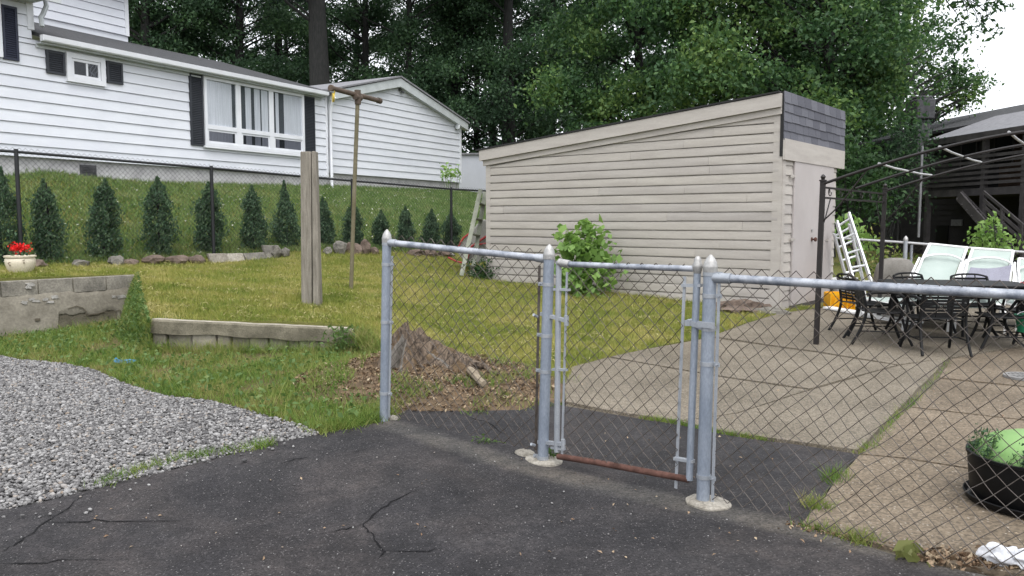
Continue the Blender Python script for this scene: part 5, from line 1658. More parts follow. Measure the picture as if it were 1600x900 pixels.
# front: parapet
zp = sfr(1228, 143, .04)[1]; zb1 = sfr(1228, 218, .04)[1]; zb2 = sfr(1230, 247, .04)[1]
vE = sfr(1320, 220, .04)[0]
mb = MB()
mb.hexa([SW(-.028, -.045, zb2 + .02), SW(-.028, vE - .01, zb2 + .02), SW(.02, vE - .01, zb2 + .02), SW(.02, -.045, zb2 + .02), SW(-.02, -.045, zp), SW(-.02, vE - .01, zp), SW(.02, vE - .01, zp), SW(.02, -.045, zp)])
part('parapet', mb, M['tar'], shed)
mb = MB()
rows = 5
hgt = (zp - zb1) / rows
for r_ in range(rows):
    v = -.05 - (r_ % 2) * .14
    while v < vE:
        wd_ = R.choice((.27, .30, .33, .24))
        a = max(-.05, v); b = min(vE, v + wd_ - .008)
        if b - a > .02:
            w0 = zb1 + r_ * hgt - .012 + R.uniform(-.006, .006); w1 = w0 + hgt + .03
            f0 = (w0 - zb1) / (zp - zb1); f1 = min(1, (w1 - zb1) / (zp - zb1))
            w1 = min(w1, zp + .012)
            x0 = -.031 + .009 * f0; x1 = -.031 + .009 * f1
            mb.hexa([SW(x0 - .022, a, w0), SW(x0 - .022, b, w0), SW(x0 - .004, b, w0), SW(x0 - .004, a, w0), SW(x1 - .008, a, w1), SW(x1 - .008, b, w1), SW(x1 - .002, b, w1), SW(x1 - .002, a, w1)])
        v += wd_
part('shingles', mb, M['shingle'], shed, smooth=False)
mb = MB(); 
sbox(mb, -.062, -.030, -.048, vE - .04, zb2 - .03, zb1 + .01)
part('fascia', mb, M['shed'], shed, label='plain taupe board below the grey shingles')
# front wall strips of boards and the doors
zt_front = zb2 + .0
dv0 = sfr(1233, 400)[0]; dvm = sfr(1275, 400)[0]; dv1 = sfr(1294, 400)[0]
dv0 = max(dv0, .18)
mb = MB()
def fside(v0, v1):
    w = .16
    while w < zt_front:
        wt = min(w + COURSE, zt_front)
        mb.add([SW(-.026, v0, w), SW(-.026, v1, w), SW(-.012, v1, wt), SW(-.012, v0, wt), SW(.0, v0, w), SW(.0, v1, w), SW(0, v1, wt), SW(0, v0, wt)], [(0, 1, 2, 3), (0, 4, 5, 1), (1, 5, 6, 2), (0, 3, 7, 4)])
        w += COURSE
fside(.03, dv0 + .0); part('front_wall', mb, M['shed'], shed)
mb = MB(); fside(dv1 + .01, WID); part('front_wall', mb, M['shed'], shed)
mb = MB(); sbox(mb, -.034, -.004, -.02, .085, .15, zt_front)
part('corner_board', mb, M['shed'], shed)
dtop = zt_front - .02
mb = MB(); sbox(mb, -.05, -.015, dv0 + .01, dvm - .004, .20, dtop)
door = part('door', mb, M['sheddoor'], shed, bevel=.004)
mb = MB(); sbox(mb, -.05, -.015, dvm + .004, dv1, .20, dtop)
door2 = part('door', mb, M['sheddoor'], shed, bevel=.004)
vk, wk = sfr(1269, 374, .06)
k = MB().lathe([(.035, 0), (.035, .01), (.014, .014), (.014, .04), (.034, .05), (.036, .07), (.02, .085)], SW(-.05, vk, wk), 14, axis=tuple(SNF))
part('handle', k, M['rust'], door)
vk, wk = sfr(1269, 359, .06)
part('lock', MB().lathe([(.03, 0), (.03, .012), (.01, .02)], SW(-.05, vk, wk), 14, axis=tuple(SNF)), M['cap'], door)
for (px, py, dr, s) in ((1236, 275, door, 1), (1236, 374, door, 1), (1236, 450, door, 1), (1293, 375, door2, -1)):
    vk, wk = sfr(px, py, .05)
    mb = MB(); sbox(mb, -.058, -.051, vk - .02, vk + .10 * s if s > 0 else vk + .02, wk - .022, wk + .022)
    if s < 0: sbox(mb, -.059, -.052, vk - .12, vk - .021, wk - .012, wk + .012)
    else: sbox(mb, -.060, -.052, vk + .101, vk + .16, wk - .012, wk + .012)
    part('hinge', mb, M['shed'], dr)
mb = MB(); sbox(mb, -.06, -.005, dv0, dv1 + .0, .10, .195)
part('threshold', mb, M['darkwood'], shed)
mb = MB(); a_, w_ = sh(1175, 449); b_, _ = sh(1200, 449); sbox(mb, b_, a_, -.03, -.0275, w_ - .02, w_ + .02)
part('vent_slot', mb, M['tar'], shed)

# soil bump, tree root & stone by the shed corner
p = GL(1165, 492); mb = MB().blob(p + Vector((0, .25, .02)), 1, 3, .4, 4, (.42, .28, .16), 2.2)
solo('edging_rock', mb, M['rock'], 'dark soil covered rock by the shed corner at the patio edge', 'rock', smooth=False)
p = GL(1190, 491); mb = MB().blob(p + Vector((.05, -.02, .03)), 1, 2, .3, 9, (.34, .14, .07), 1.5)
solo('edging_rock', mb, M['rockgrey'], 'long flat pale stone lying at the patio edge by the shed corner', 'rock', smooth=False)

# bush against the shed
bb_ = P(912, 452, 13.35); bb_.z = ZU(bb_.x, bb_.y)
bush = thing('leafy_bush', 'bright green broad leaved bush growing against the shed wall', 'bush', tuple(bb_))
C = []
def bpt(px, py, D): return np.array(P(px, py, D))
clb = [(bpt(906, 375, 13.3), .34), (bpt(924, 360, 13.3), .2), (bpt(886, 372, 13.3), .22), (bpt(938, 388, 13.3), .28), (bpt(895, 395, 13.25), .33), (bpt(920, 405, 13.2), .42), (bpt(945, 408, 13.3), .2),
       (bpt(905, 428, 13.15), .38), (bpt(928, 438, 13.2), .38), (bpt(900, 445, 13.1), .3)]
C = clumpcloud(clb, 800, 1.0)
V, Fc = leafquads(C, .15, .9, .78); npmesh('leaves', V, Fc, M['bush'], bush)
mb = MB()
for c, r in clb: limb(mb, bb_, Vector(c), .014, .005, seed=r * 50)
part('stems', mb, M['weed'], bush)

# wooden step ladder leaning at the left end of the shed
lad = P(735, 430, 15.6); lad.z = ZU(lad.x, lad.y)
ladder = thing('wooden_ladder', 'weathered pale green wooden ladder leaning at the left end of the shed', 'ladder', tuple(lad))
def LB(px, py, D): return P(px, py, D)
ra_ = [(LB(721, 431, 15.3), LB(751, 296, 16.0)), (LB(737, 433, 15.7), LB(758, 300, 16.4))]
for a, b in ra_: part('rail', MB().bar(a, b, .085, .035, up=(0, 1, 0)), M['woodladder'], ladder, bevel=.004)
for f in (.12, .3, .48, .66, .84): part('step', MB().bar(ra_[0][0].lerp(ra_[0][1], f), ra_[1][0].lerp(ra_[1][1], f), .09, .025), M['woodladder'], ladder)
# tipped wheelbarrow behind it
wbp = P(738, 412, 16.6); wbp.z = ZU(wbp.x, wbp.y)
barrow = thing('wheelbarrow', 'grey wheelbarrow with red frame tipped up against the left end of the shed', 'wheelbarrow', tuple(wbp))
D = 16.6
poly = [P(712, 392, D), P(730, 368, D), P(752, 343, D), P(764, 345, D), P(766, 408, D), P(728, 412, D)]
mb = MB().poly_prism(poly, (0.06, .35, .0)); part('tray', mb, M['barrow'], barrow, bevel=.02)
mb = MB()
mb.tube([P(711, 394, D - .03), P(724, 372, D - .03), P(737, 362, D - .03)], .022, 6)
mb.tube([P(727, 412, D - .05), P(737, 385, D - .05), P(760, 369, D - .05)], .025, 6)
mb.tube([P(738, 383, D - .05), P(762, 380, D - .05)], .02, 6)
mb.tube([P(700, 402, D - .1), P(712, 408, D - .1), P(728, 412, D - .1)], .02, 6)
part('frame', mb, M['barrowred'], barrow)
for i, (px, py, sz_) in enumerate([(752, 415, .4), (757, 425, .3)]):
    q = P(px, py, 15.4); q.z = ZU(q.x, q.y)
    C = np.array([[q.x + R.gauss(0, .14), q.y + R.gauss(0, .1), q.z + abs(R.gauss(0, .2))] for _ in range(260)])
    V, Fc = leafquads(C, .07, .6, .5)
    meta(npmesh('weed_clump', V, Fc, M['understory'], loc=tuple(q)), ('dark weed clump behind the feet of the wooden ladder', 'low weed clump at the left bottom corner of the shed')[i], 'weeds')

# ================================================================== GAZEBO FRAME
g1 = GL(1275, 541); gp2 = P(1374, 470, 11.7); gp2.z = ZL(gp2.x, gp2.y)
GDir = SF.copy(); GA = Vector((GDir.y, -GDir.x, 0))
g2 = g1 + GDir * 2.9
g2 = Vector((gp2.x, gp2.y, gp2.z)); GDir = (g2 - g1); GDir.z = 0; GL_ = GDir.length; GDir.normalize(); GA = Vector((GDir.y, -GDir.x, 0))
gaz = thing('gazebo_frame', 'bare dark metal gazebo frame with an arched roof over the patio', 'gazebo', tuple(g1))
zt = P(1278, 283, g1.y).z
SPAN = 4.2
corners = [g1, g2, g1 + GA * SPAN, g2 + GA * SPAN]
for c in corners:
    lean_ = Vector((.02, 0, 0))
    mb = MB().bar(c, Vector((c.x, c.y, zt)) + lean_, .052, .052, up=GDir); mb.lathe([(.045, 0), (.045, .012), (.02, .02), (.03, .05), (.018, .07), (.004, .08)], Vector((c.x, c.y, zt)) + lean_, 10)
    mb.box((c.x, c.y, c.z + .008), (.11, .11, .014), rz=math.atan2(GDir.y, GDir.x))
    part('post', mb, M['browniron'], gaz)
def arch(s): return zt - .04 + .48 * (1 - abs(1 - s / (SPAN / 2)) ** 1.5)
for f in (0, .5, 1):
    o_ = g1.lerp(g2, f)
    pts = []
    for i in range(29):
        s = SPAN * i / 28; q = o_ + GA * s; q.z = arch(s); pts.append(q)
    part('arch', MB().tube(pts, .0165, 8), M['browniron'], gaz)
    if f != .5: pass
for s in (.62, 1.22, 1.85, 2.5, 3.1, 3.7):
    a = g1 + GA * s; b = g2 + GA * s; a.z = b.z = arch(s) + .022
    c = a.lerp(b, .5); c.z -= .015
    part('purlin', MB().tube([a, a.lerp(c, .5) - Vector((0, 0, .008)), c, c.lerp(b, .5) - Vector((0, 0, .008)), b], .013, 8), M['purlin'], gaz)
for side in (0, SPAN):
    a = g1 + GA * side; b = g2 + GA * side
    mb = MB()
    for dz in (.07, .19):
        mb.bar(Vector((a.x, a.y, zt - dz)), Vector((b.x, b.y, zt - dz)), .022, .022)
    for kx in range(6):
        c0 = a.lerp(b, .10 + kx * .16); 
        pts = []
        for i in range(15):
            t = i / 14; ang = t * 2.2 * PI; rr = .055 * (1 - t * .6)
            pts.append(Vector((c0.x, c0.y, zt - .13)) + GDir * (math.cos(ang) * rr + .1 * t) + Vector((0, 0, math.sin(ang) * rr)))
        mb.tube(pts, .006, 5)
    for e_, d_ in ((a, GDir), (b, -GDir)):
        mb.tube([Vector((e_.x, e_.y, zt - .62)), Vector((e_.x, e_.y, zt - .45)) + d_ * .18, Vector((e_.x, e_.y, zt - .19)) + d_ * .38], .008, 5)
    part('scroll_beam', mb, M['browniron'], gaz)
for e_, d_ in ((g1, GA), (g2, GA)):
    mb = MB().tube([Vector((e_.x, e_.y, zt - .50)), Vector((e_.x, e_.y, zt - .3)) + d_ * .2, Vector((e_.x, e_.y, arch(.5) - .01)) + d_ * .5], .009, 5)
    part('brace', mb, M['browniron'], gaz)

# ================================================================== PATIO FURNITURE
def cpy(o, loc, rz, label):
    c = copy_tree(o); c.location = loc; c.rotation_euler = (0, 0, rz); c['label'] = label
    return c
def tubep(mb, pts, r, n=6):
    # smooth through points (Catmull-Rom)
    P_ = [Vector(p) for p in pts]; out = []
    for i in range(len(P_) - 1):
        p0 = P_[max(i - 1, 0)]; p1 = P_[i]; p2 = P_[i + 1]; p3 = P_[min(i + 2, len(P_) - 1)]
        for k in range(5):
            t = k / 5
            out.append(.5 * ((2 * p1) + (-p0 + p2) * t + (2 * p0 - 5 * p1 + 4 * p2 - p3) * t * t + (-p0 + 3 * p1 - 3 * p2 + p3) * t ** 3))
    out.append(P_[-1])
    mb.tube(out, r, n)
# chair faces -Y (sitter looks towards -Y), back at +Y
chair = thing('patio_chair', 'black iron patio chair at the left of the table, its seat towards the table', 'chair', (0, 0, 0), 'black iron chairs round the patio table')
for s in (-1, 1):
    mb = MB(); tubep(mb, [(s * .27, -.30, .012), (s * .255, -.24, .15), (s * .24, -.20, .28), (s * .235, -.18, .40), (s * .25, -.2, .55), (s * .25, -.12, .62), (s * .25, .1, .63), (s * .24, .21, .60)], .017)
    part('front_leg', mb, M['blackiron'], chair)
    mb = MB(); tubep(mb, [(s * .25, .36, .012), (s * .24, .27, .18), (s * .235, .21, .38), (s * .235, .24, .6), (s * .22, .28, .74)], .017)
    part('rear_leg', mb, M['blackiron'], chair)
mb = MB()
for i in range(11):
    y = -.21 + i * .041; z_ = .40 - .018 * math.sin(i / 10 * PI)
    mb.bar((-.235, y, z_), (.235, y, z_), .034, .006)
for s in (-1, 1): tubep(mb, [(s * .235, -.23, .395), (s * .235, 0, .385), (s * .235, .22, .40)], .011)
mb.tube([(-.235, -.23, .395), (.235, -.23, .395)], .011, 6)
part('seat', mb, M['blackiron'], chair)
mb = MB()
tubep(mb, [(-.22, .28, .74), (-.12, .30, .765), (0, .303, .77), (.12, .30, .765), (.22, .28, .74)], .0135)
for i in range(8):
    t = (i + .5) / 8; z_ = .44 + .29 * t; y_ = .215 + .078 * t ** 1.3
    mb.bar((-.225, y_, z_), (.225, y_, z_), .030, .006, up=(0, 1, 0))
for x in (-.08, .08): tubep(mb, [(x, .215, .42), (x, .245, .6), (x, .30, .765)], .008)
part('backrest', mb, M['blackiron'], chair)
mb = MB()
for s in (-1, 1): mb.tube([(s * .248, -.225, .17), (s * .243, .28, .17)], .008, 6)
mb.tube([(-.245, 0, .17), (.245, 0, .17)], .008, 6)
part('stretcher', mb, M['blackiron'], chair)
tc = P(1478, 500, 9.6); tc.z = ZL(tc.x, tc.y) + .02
def onp(px, D):
    q = P(px, 500, D); q.z = ZL(q.x, q.y) + .024; return q
c0 = onp(1375, 9.55); chair.location = c0; chair.rotation_euler = (0, 0, math.radians(78))
chairs = [(1352, 10.2, 95, 'black iron patio chair farthest left, behind the one at the left end of the table'),
          (1462, 8.95, 172, 'black iron patio chair in front of the table with its back to the camera'),
          (1568, 9.2, 255, 'black iron patio chair at the right end of the table near the red bundle'),
          (1440, 10.35, 15, 'black iron patio chair behind the left half of the table'),
          (1525, 10.3, -8, 'black iron patio chair behind the right half of the table'),
          (1596, 9.75, 275, 'black iron patio chair farthest right, cut by the frame edge')]
# sitter faces -Y at rz=0: a chair behind the table (farther) should face the camera side (-Y)
for (px, D, a, lab) in chairs: cpy(chair, onp(px, D), math.radians(a), lab)
table = thing('patio_table', 'long black metal patio table between the chairs', 'table', (0, 0, 0))
mb = MB(); n = 36
ol = [(.80 * (abs(math.cos(a)) ** .35) * (1 if math.cos(a) > 0 else -1), .47 * (abs(math.sin(a)) ** .35) * (1 if math.sin(a) > 0 else -1)) for a in np.linspace(0, 2 * PI, n, endpoint=False)]
mb.poly_prism([(x, y, .70) for x, y in ol], (0, 0, .028))
part('table_top', mb, M['blackiron'], table, bevel=.005)
mb = MB()
mb.poly_prism([(x * .95, y * .93, .64) for x, y in ol], (0, 0, .055)); part('apron', mb, M['blackiron'], table)
for sx in (-1, 1):
    for sy in (-1, 1):
        mb = MB(); tubep(mb, [(sx * .66, sy * .36, .66), (sx * .54, sy * .30, .45), (sx * .5, sy * .27, .28), (sx * .58, sy * .33, .12), (sx * .68, sy * .40, .012)], .019)
        part('leg', mb, M['blackiron'], table)
mb = MB()
for sx in (-1, 1): tubep(mb, [(sx * .5, -.27, .28), (sx * .42, 0, .32), (sx * .5, .27, .28)], .012)
mb.tube([(-.42, 0, .32), (.42, 0, .32)], .012, 6); part('stretcher', mb, M['blackiron'], table)
table.location = onp(1486, 9.7); table.rotation_euler = (0, 0, math.radians(-12))

# white sling loungers standing behind the table, backrests raised, seen from behind
def lounger(name, label, tl, tr, bl, br, D0, D1, cloth=None):
    """backrest corners in the photograph; D0 far (top) and D1 near (bottom) distance"""
    TL, TR = P(*tl, D0), P(*tr, D0); BL, BR = P(*bl, D1), P(*br, D1)
    base = (BL + BR) / 2; base.z = ZL(base.x, base.y) + .02
    t = thing(name, label, 'lounger', tuple(base), 'white sling loungers behind the patio table')
    ex = BL + (BL - TL) * .35; ey = BR + (BR - TR) * .35
    xd_ = (TR - TL).normalized(); bd = (BL - TL).normalized(); nn = xd_.cross(bd).normalized()
    if nn.y > 0: nn = -nn
    mb = MB()
    for a, b in ((TL, ex), (TR, ey)): mb.tube([a, b], .019, 8)
    mb.tube([TL, TR], .016, 8); mb.tube([ex, ey], .016, 8)
    part('back_frame', mb, M['whiteplastic'], t)
    mb = MB(); g_ = xd_ * .02
    th_ = -nn * .006
    nseg = 8
    for i in range(nseg):
        f0, f1 = i / nseg, (i + 1) / nseg
        s0 = .03 * math.sin(f0 * PI); s1 = .03 * math.sin(f1 * PI)
        A = [TL.lerp(ex, f0) + g_ - nn * s0, TR.lerp(ey, f0) - g_ - nn * s0, TR.lerp(ey, f1) - g_ - nn * s1, TL.lerp(ex, f1) + g_ - nn * s1]
        mb.add(A + [a + th_ for a in A], [(0, 1, 2, 3), (7, 6, 5, 4), (0, 3, 7, 4), (1, 5, 6, 2)])
    part('sling', mb, M['sling'], t)
    mb = MB()
    f_ = .36
    a = TL.lerp(BL, f_) + nn * .03; b = TR.lerp(BR, f_ * 1.05) + nn * .03; m_ = a.lerp(b, .5) - bd * .07 + nn * .03
    tubep(mb, [TL.lerp(BL, f_ + .9) + nn * .12, TL.lerp(BL, f_ + .25) + nn * .05, a, a.lerp(m_, .6) - bd * .03, m_, m_.lerp(b, .4) - bd * .03, b, TR.lerp(BR, f_ + .3) + nn * .05, TR.lerp(BR, f_ + .9) + nn * .12], .014)
    part('support_bar', mb, M['whiteplastic'], t)
    # arms and seat rails, running away from the camera and down to the ground
    sd_ = Vector((xd_.y, -xd_.x, 0)).normalized()
    if sd_.y < 0: sd_ = -sd_
    for k_, (e_, s_) in enumerate(((BL, -1), (BR, 1))):
        mb = MB()
        o_ = xd_ * (.05 * s_)
        q = e_ + o_; 
        tubep(mb, [TL.lerp(BL, .35) + o_ if k_ == 0 else TR.lerp(BR, .30) + o_, q + Vector((0, 0, .02)) + nn * .06, q + sd_ * .12 - Vector((0, 0, .15)), Vector((q.x, q.y, base.z + .34)) + sd_ * .5], .016)
        part('arm', mb, M['whiteplastic'], t)
        mb = MB()
        q0 = Vector((ex.x, ex.y, base.z + .32)) if k_ == 0 else Vector((ey.x, ey.y, base.z + .32))
        tubep(mb, [Vector((q0.x, q0.y, base.z)) - sd_ * .05, q0, q0 + sd_ * .6, q0 + sd_ * 1.15 + Vector((0, 0, -.02)), Vector((q0.x, q0.y, base.z)) + sd_ * 1.25], .018)
        part('leg', mb, M['whiteplastic'], t)
    q0 = Vector((ex.x, ex.y, base.z + .34)); q1 = Vector((ey.x, ey.y, base.z + .34))
    mb = MB(); A = [q0, q1, q1 + sd_ * 1.2, q0 + sd_ * 1.2]; mb.add(A + [a - Vector((0, 0, .01)) for a in A], [(0, 1, 2, 3), (7, 6, 5, 4), (0, 4, 5, 1), (2, 6, 7, 3)])
    part('seat_sling', mb, M['sling'], t)
    return t, nn
lo1, nn1 = lounger('sun_lounger', 'white framed lounger with a plain mint sling back, left of the pair', (1453, 381), (1511, 387), (1421, 447), (1488, 450), 11.2, 10.75)
lo2, nn2 = lounger('sun_lounger', 'white framed lounger with a grey towel over its mint sling back', (1520, 388), (1583, 392), (1498, 450), (1572, 454), 11.1, 10.65)
# grey towel over the second backrest
mb = MB(); n_ = 14
A0, A1 = P(1514, 421, 10.83), P(1578, 417, 10.80); B0, B1 = P(1497, 456, 10.58), P(1569, 458, 10.56)
for i in range(n_ + 1):
    t = i / n_
    a = A0.lerp(A1, t) + nn2 * .05; b = B0.lerp(B1, t) + nn2 * (.07 + .015 * math.sin(t * 14))
    a.z -= .05 * math.sin(t * PI) * .6
    mb.v += [tuple(a), tuple(a.lerp(b, .5) + nn2 * .012 * math.sin(t * 11)), tuple(b), tuple(a - nn2 * .012), tuple(b - nn2 * .012)]
for i in range(n_):
    j = i * 5
    mb.f += [(j, j + 1, j + 6, j + 5), (j + 1, j + 2, j + 7, j + 6), (j, j + 5, j + 8, j + 3), (j + 2, j + 4, j + 9, j + 7), (j + 3, j + 8, j + 9, j + 4)]; mb.mi += [0] * 5
solo('towel', mb, M['greysling'], 'grey towel hung over the lower back of the right lounger', 'towel')
lo3, _ = lounger('sun_lounger', 'third white lounger cut off by the right edge of the frame', (1592, 404), (1655, 408), (1588, 455), (1652, 460), 11.3, 10.9)

# covered grill
gc = P(1398, 440, 12.1); gc.z = ZL(gc.x, gc.y)
mb = MB(); n_ = 28
ztop = P(1400, 403, 12.1).z - gc.z
for (r_, z_, sq) in ((.32, 0, .16), (.31, ztop * .45, .13), (.30, ztop * .72, .07), (.27, ztop * .88, .03), (.20, ztop * .97, .02), (.09, ztop, .01), (.01, ztop, 0)):
    for i in range(n_):
        a = 2 * PI * i / n_
        rr = r_ * (1 + sq * math.sin(a * 5 + z_ * 3) * .5 + .04 * noise.noise(Vector((math.cos(a) * 3, math.sin(a) * 3, z_ * 3))))
        mb.v.append((gc.x + math.cos(a) * rr * 1.0, gc.y + math.sin(a) * rr * .75, gc.z + z_))
for j in range(6):
    for i in range(n_):
        mb.f.append((j * n_ + i, j * n_ + (i + 1) % n_, (j + 1) * n_ + (i + 1) % n_, (j + 1) * n_ + i)); mb.mi.append(0)
mb.f.append(tuple(6 * n_ + i for i in range(n_))); mb.mi.append(0)
solo('grill_cover', mb, M['cover'], 'grill under a grey brown fabric cover, behind the gazebo corner post', 'covered grill')

# aluminium extension ladder
lb = P(1345, 450, 12.6); lb.z = ZL(lb.x, lb.y)
al = thing('aluminium_ladder', 'aluminium ladder folded out beside the shed door corner', 'ladder', tuple(lb))
def lad(a0, a1, b0, b1, rungs):
    A0, A1, B0, B1 = a0, a1, b0, b1
    part('rail', MB().bar(A0, A1, .03, .075, up=(0, 1, 0)), M['alu'], al, bevel=.004)
    part('rail', MB().bar(B0, B1, .03, .075, up=(0, 1, 0)), M['alu'], al, bevel=.004)
    for f in rungs: part('rung', MB().tube([A0.lerp(A1, f), B0.lerp(B1, f)], .019, 8), M['alu'], al)
lad(P(1338, 455, 12.4), P(1307.5, 346, 13.3), P(1366, 455, 12.3), P(1326, 333, 13.2), (.12, .32, .52, .73, .93))
lad(P(1327, 452, 13.5), P(1303, 365, 13.35), P(1352, 452, 13.5), P(1327, 350, 13.3), (.1, .3, .52, .75, .95))
p = P(1320, 450, 13.7); p.z = ZL(p.x, p.y)
mb = MB(); mb.hexa([p + Vector((-.16, -.15, 0)), p + Vector((.16, -.15, 0)), p + Vector((.16, .15, 0)), p + Vector((-.16, .15, 0)), p + Vector((-.2, -.19, .38)), p + Vector((.12, -.19, .42)), p + Vector((.12, .19, .42)), p + Vector((-.2, .19, .38))])
mb.hexa([p + Vector((-.22, -.21, .385)), p + Vector((.14, -.21, .425)), p + Vector((.14, .21, .425)), p + Vector((-.22, .21, .385)), p + Vector((-.22, -.21, .41)), p + Vector((.14, -.21, .45)), p + Vector((.14, .21, .45)), p + Vector((-.22, .21, .41))])
solo('plastic_bin', mb, M['whiteplastic'], 'white plastic bin at the foot of the aluminium ladder', 'bin', bevel=.015)

# yellow crate, white plank and clutter
p = GL(1311, 484)
cr = thing('yellow_crate', 'yellow plastic crate on the patio by the shed door', 'crate', tuple(p))
mb = MB(); hw, hd, hh = .19, .14, .27
for s in (-1, 1):
    mb.box(p + Vector((s * hw, 0, hh / 2)), (.014, hd * 2, hh))
    for z_ in (.02, .26): mb.box(p + Vector((0, s * hd, z_)), (hw * 2 - .016, .014, .04))
    for i in range(5): mb.bar(p + Vector((-hw + .05 + i * .07, s * hd * .99, .04)), p + Vector((-hw + .09 + i * .06, s * hd * .99, .24)), .018, .010, up=(0, 1, 0))
    mb.bar(p + Vector((-hw, s * hd * .985, .06)), p + Vector((hw, s * hd * .985, .22)), .018, .008, up=(0, 1, 0))
mb.box(p + Vector((0, 0, .012)), (hw * 2 - .016, hd * 2 - .03, .014))
part('crate_body', mb, M['yellow'], cr)
mb = MB(); mb.box(p + Vector((0, .02, .14)), (hw * 2 - .03, hd * 1.2, .2)); part('lining', mb, M['yellow'], cr)
a = GL(1296, 487); b = GL(1442, 512)
mb = MB().bar(a + Vector((0, .1, .055)), b + Vector((0, .1, .055)), .20, .03); mb.bar(a + Vector((.05, .1, .02)), b + Vector((-.05, .1, .02)), .16, .03)
solo('white_plank', mb, M['whiteplastic'], 'long white plank lying low behind the left patio chairs', 'plank', bevel=.004)
p = GL(1345, 486); mb = MB()
mb.hexa([p + Vector((-.2, 0, .06)), p + Vector((.15, .05, .06)), p + Vector((.15, .35, .06)), p + Vector((-.2, .3, .06)), p + Vector((-.12, .02, .40)), p + Vector((.10, .06, .34)), p + Vector((.1, .3, .34)), p + Vector((-.12, .28, .40))])
solo('plastic_tub', mb, M['whiteplastic'], 'white plastic tub standing on the plank beside the yellow crate', 'tub', bevel=.03)
p = onp(1607, 9.75)
mb = MB().blob(p + Vector((0, 0, .62)), 1, 3, .35, 5, (.14, .12, .13), 2.0)
solo('red_bundle', mb, M['pink'], 'red and white cloth bundle on the chair at the right edge of the frame', 'bundle')
p = onp(1606, 9.2)
bk = thing('green_bucket', 'green plastic bucket under the red bundle at the right edge', 'bucket', tuple(p + Vector((0, 0, .2))))
part('pail', MB().lathe([(.10, .20), (.13, .38), (.14, .38), (.14, .40), (.12, .40), (.09, .22)], p, 18), M['green'], bk)
part('handle', MB().tube([p + Vector((.13 * math.cos(a), 0, .39 + .05 * math.sin(a))) for a in np.linspace(0, PI, 9)], .005, 5), M['alu'], bk)

# planter with a lime tub
pc = P(1614, 760, 4.10); pc.z = .0 + ZL(pc.x, pc.y) + .02
planter = thing('planter', 'round black plastic planter on a saucer beside the right fence panel', 'planter', tuple(pc))
part('saucer', MB().lathe([(.285, 0), (.31, .01), (.322, .04), (.315, .044), (.30, .018), (.01, .018)], pc, 40), M['blackpot'], planter)
part('pot', MB().lathe([(.275, .02), (.292, .06), (.303, .17), (.309, .245), (.316, .248), (.316, .262), (.30, .262), (.285, .21), (.01, .21)], pc, 44), M['blackpot'], planter)
tub = thing('lime_tub', 'lime green upturned plastic tub sitting in the black planter', 'tub', tuple(pc + Vector((.02, .02, .25))))
part('dome', MB().lathe([(.28, .19), (.281, .235), (.265, .285), (.222, .328), (.14, .358), (.06, .368), (.01, .37)], pc + Vector((.02, .02, 0)), 40), M['lime'], tub)
hv = pc + Vector((-.02, -.248, .252))
mb = MB().box(hv, (.17, .07, .07), rot=Matrix.Rotation(math.radians(-25), 3, 'X')); part('handle_recess', mb, M['limedark'], tub, bevel=.02)
mb = MB().box(hv + Vector((0, -.035, -.025)), (.20, .03, .02)); part('handle_lip', mb, M['lime'], tub, bevel=.008)
C = []
mb = MB()
for i in range(20):
    a = R.uniform(2.5, 4.5); b = pc + Vector((math.cos(a) * .285, math.sin(a) * .285, .22)); tp = b + Vector((R.uniform(-.02, .10), R.uniform(-.05, .05), R.uniform(.07, .17)))
    mb.tube([b, b.lerp(tp, .5) + Vector((.01, 0, .01)), tp], .0022, 4)
    for k in range(16):
        C.append(np.array(b.lerp(tp, .25 + .75 * k / 15)) + NR.normal(0, .014, 3))
V, Fc = leafquads(np.array(C), .032, .6, .3)
o = npmesh('planter_weed', V, Fc, M['arb'], loc=tuple(pc)); meta(o, 'sprigs of dark feathery weed growing over the rim of the black planter', 'weed'); WL[o.name] = tuple(pc)
part('stem', mb, M['weed'], o)

# bag, leaves, drain cover
p = GL(1580, 892) + Vector((0, 0, .02))
bag = thing('plastic_bag', 'crumpled white plastic bag on the ground at the lower right corner', 'bag', tuple(p))
mb = MB(); mb.blob(p + Vector((-.035, .03, .03)), 1, 4, .4, 4, (.07, .05, .045), 1.7)
part('bag_fold', mb, M['bag'], bag)
mb = MB(); mb.blob(p + Vector((.07, -.01, .025)), 1, 4, .4, 8, (.09, .06, .04), 1.7); part('bag_fold', mb, M['bag'], bag)
C = []
for i in range(420):
    px = R.uniform(1420, 1600); py = 872 + (px - 1420) * .12 + R.gauss(0, 7)
    q = GL(px, min(899, py)); C.append((q.x, q.y, q.z + R.uniform(.012, .03)))
V, Fc = leafquads(np.array(C), .045, 1.1, .45); meta(npmesh('leaf_litter', V, Fc, M['deadleaf']), 'dry brown leaves blown against the foot of the right fence panel', 'leaf litter', kind='stuff')
C = []
for i in range(110):
    q = GL(R.uniform(900, 1600), R.uniform(560, 880)); C.append((q.x, q.y, q.z + .03))
for i in range(40):
    q = GL(R.uniform(100, 1000), R.uniform(690, 890)); C.append((q.x, q.y, q.z + .018))
V, Fc = leafquads(np.array(C), .022, 2.2, .5); meta(npmesh('fallen_leaves', V, Fc, M['deadleaf']), 'small dry leaf bits scattered over the patio and the asphalt', 'leaf litter', kind='stuff')
C = []
for i in range(160):
    px = R.uniform(1225, 1420); py = 824 + (px - 1225) * .21 + R.gauss(0, 3)
    q = GL(px, py); C.append((q.x, q.y, q.z + R.uniform(.012, .02)))
V, Fc = leafquads(np.array(C), .022, 1.4, .5); meta(npmesh('dirt_crumbs', V, Fc, M['deadleaf']), 'dirt crumbs and leaf bits along the fence foot', 'leaf litter', kind='stuff')
p = GL(1592, 594) + Vector((.08, 0, .03))
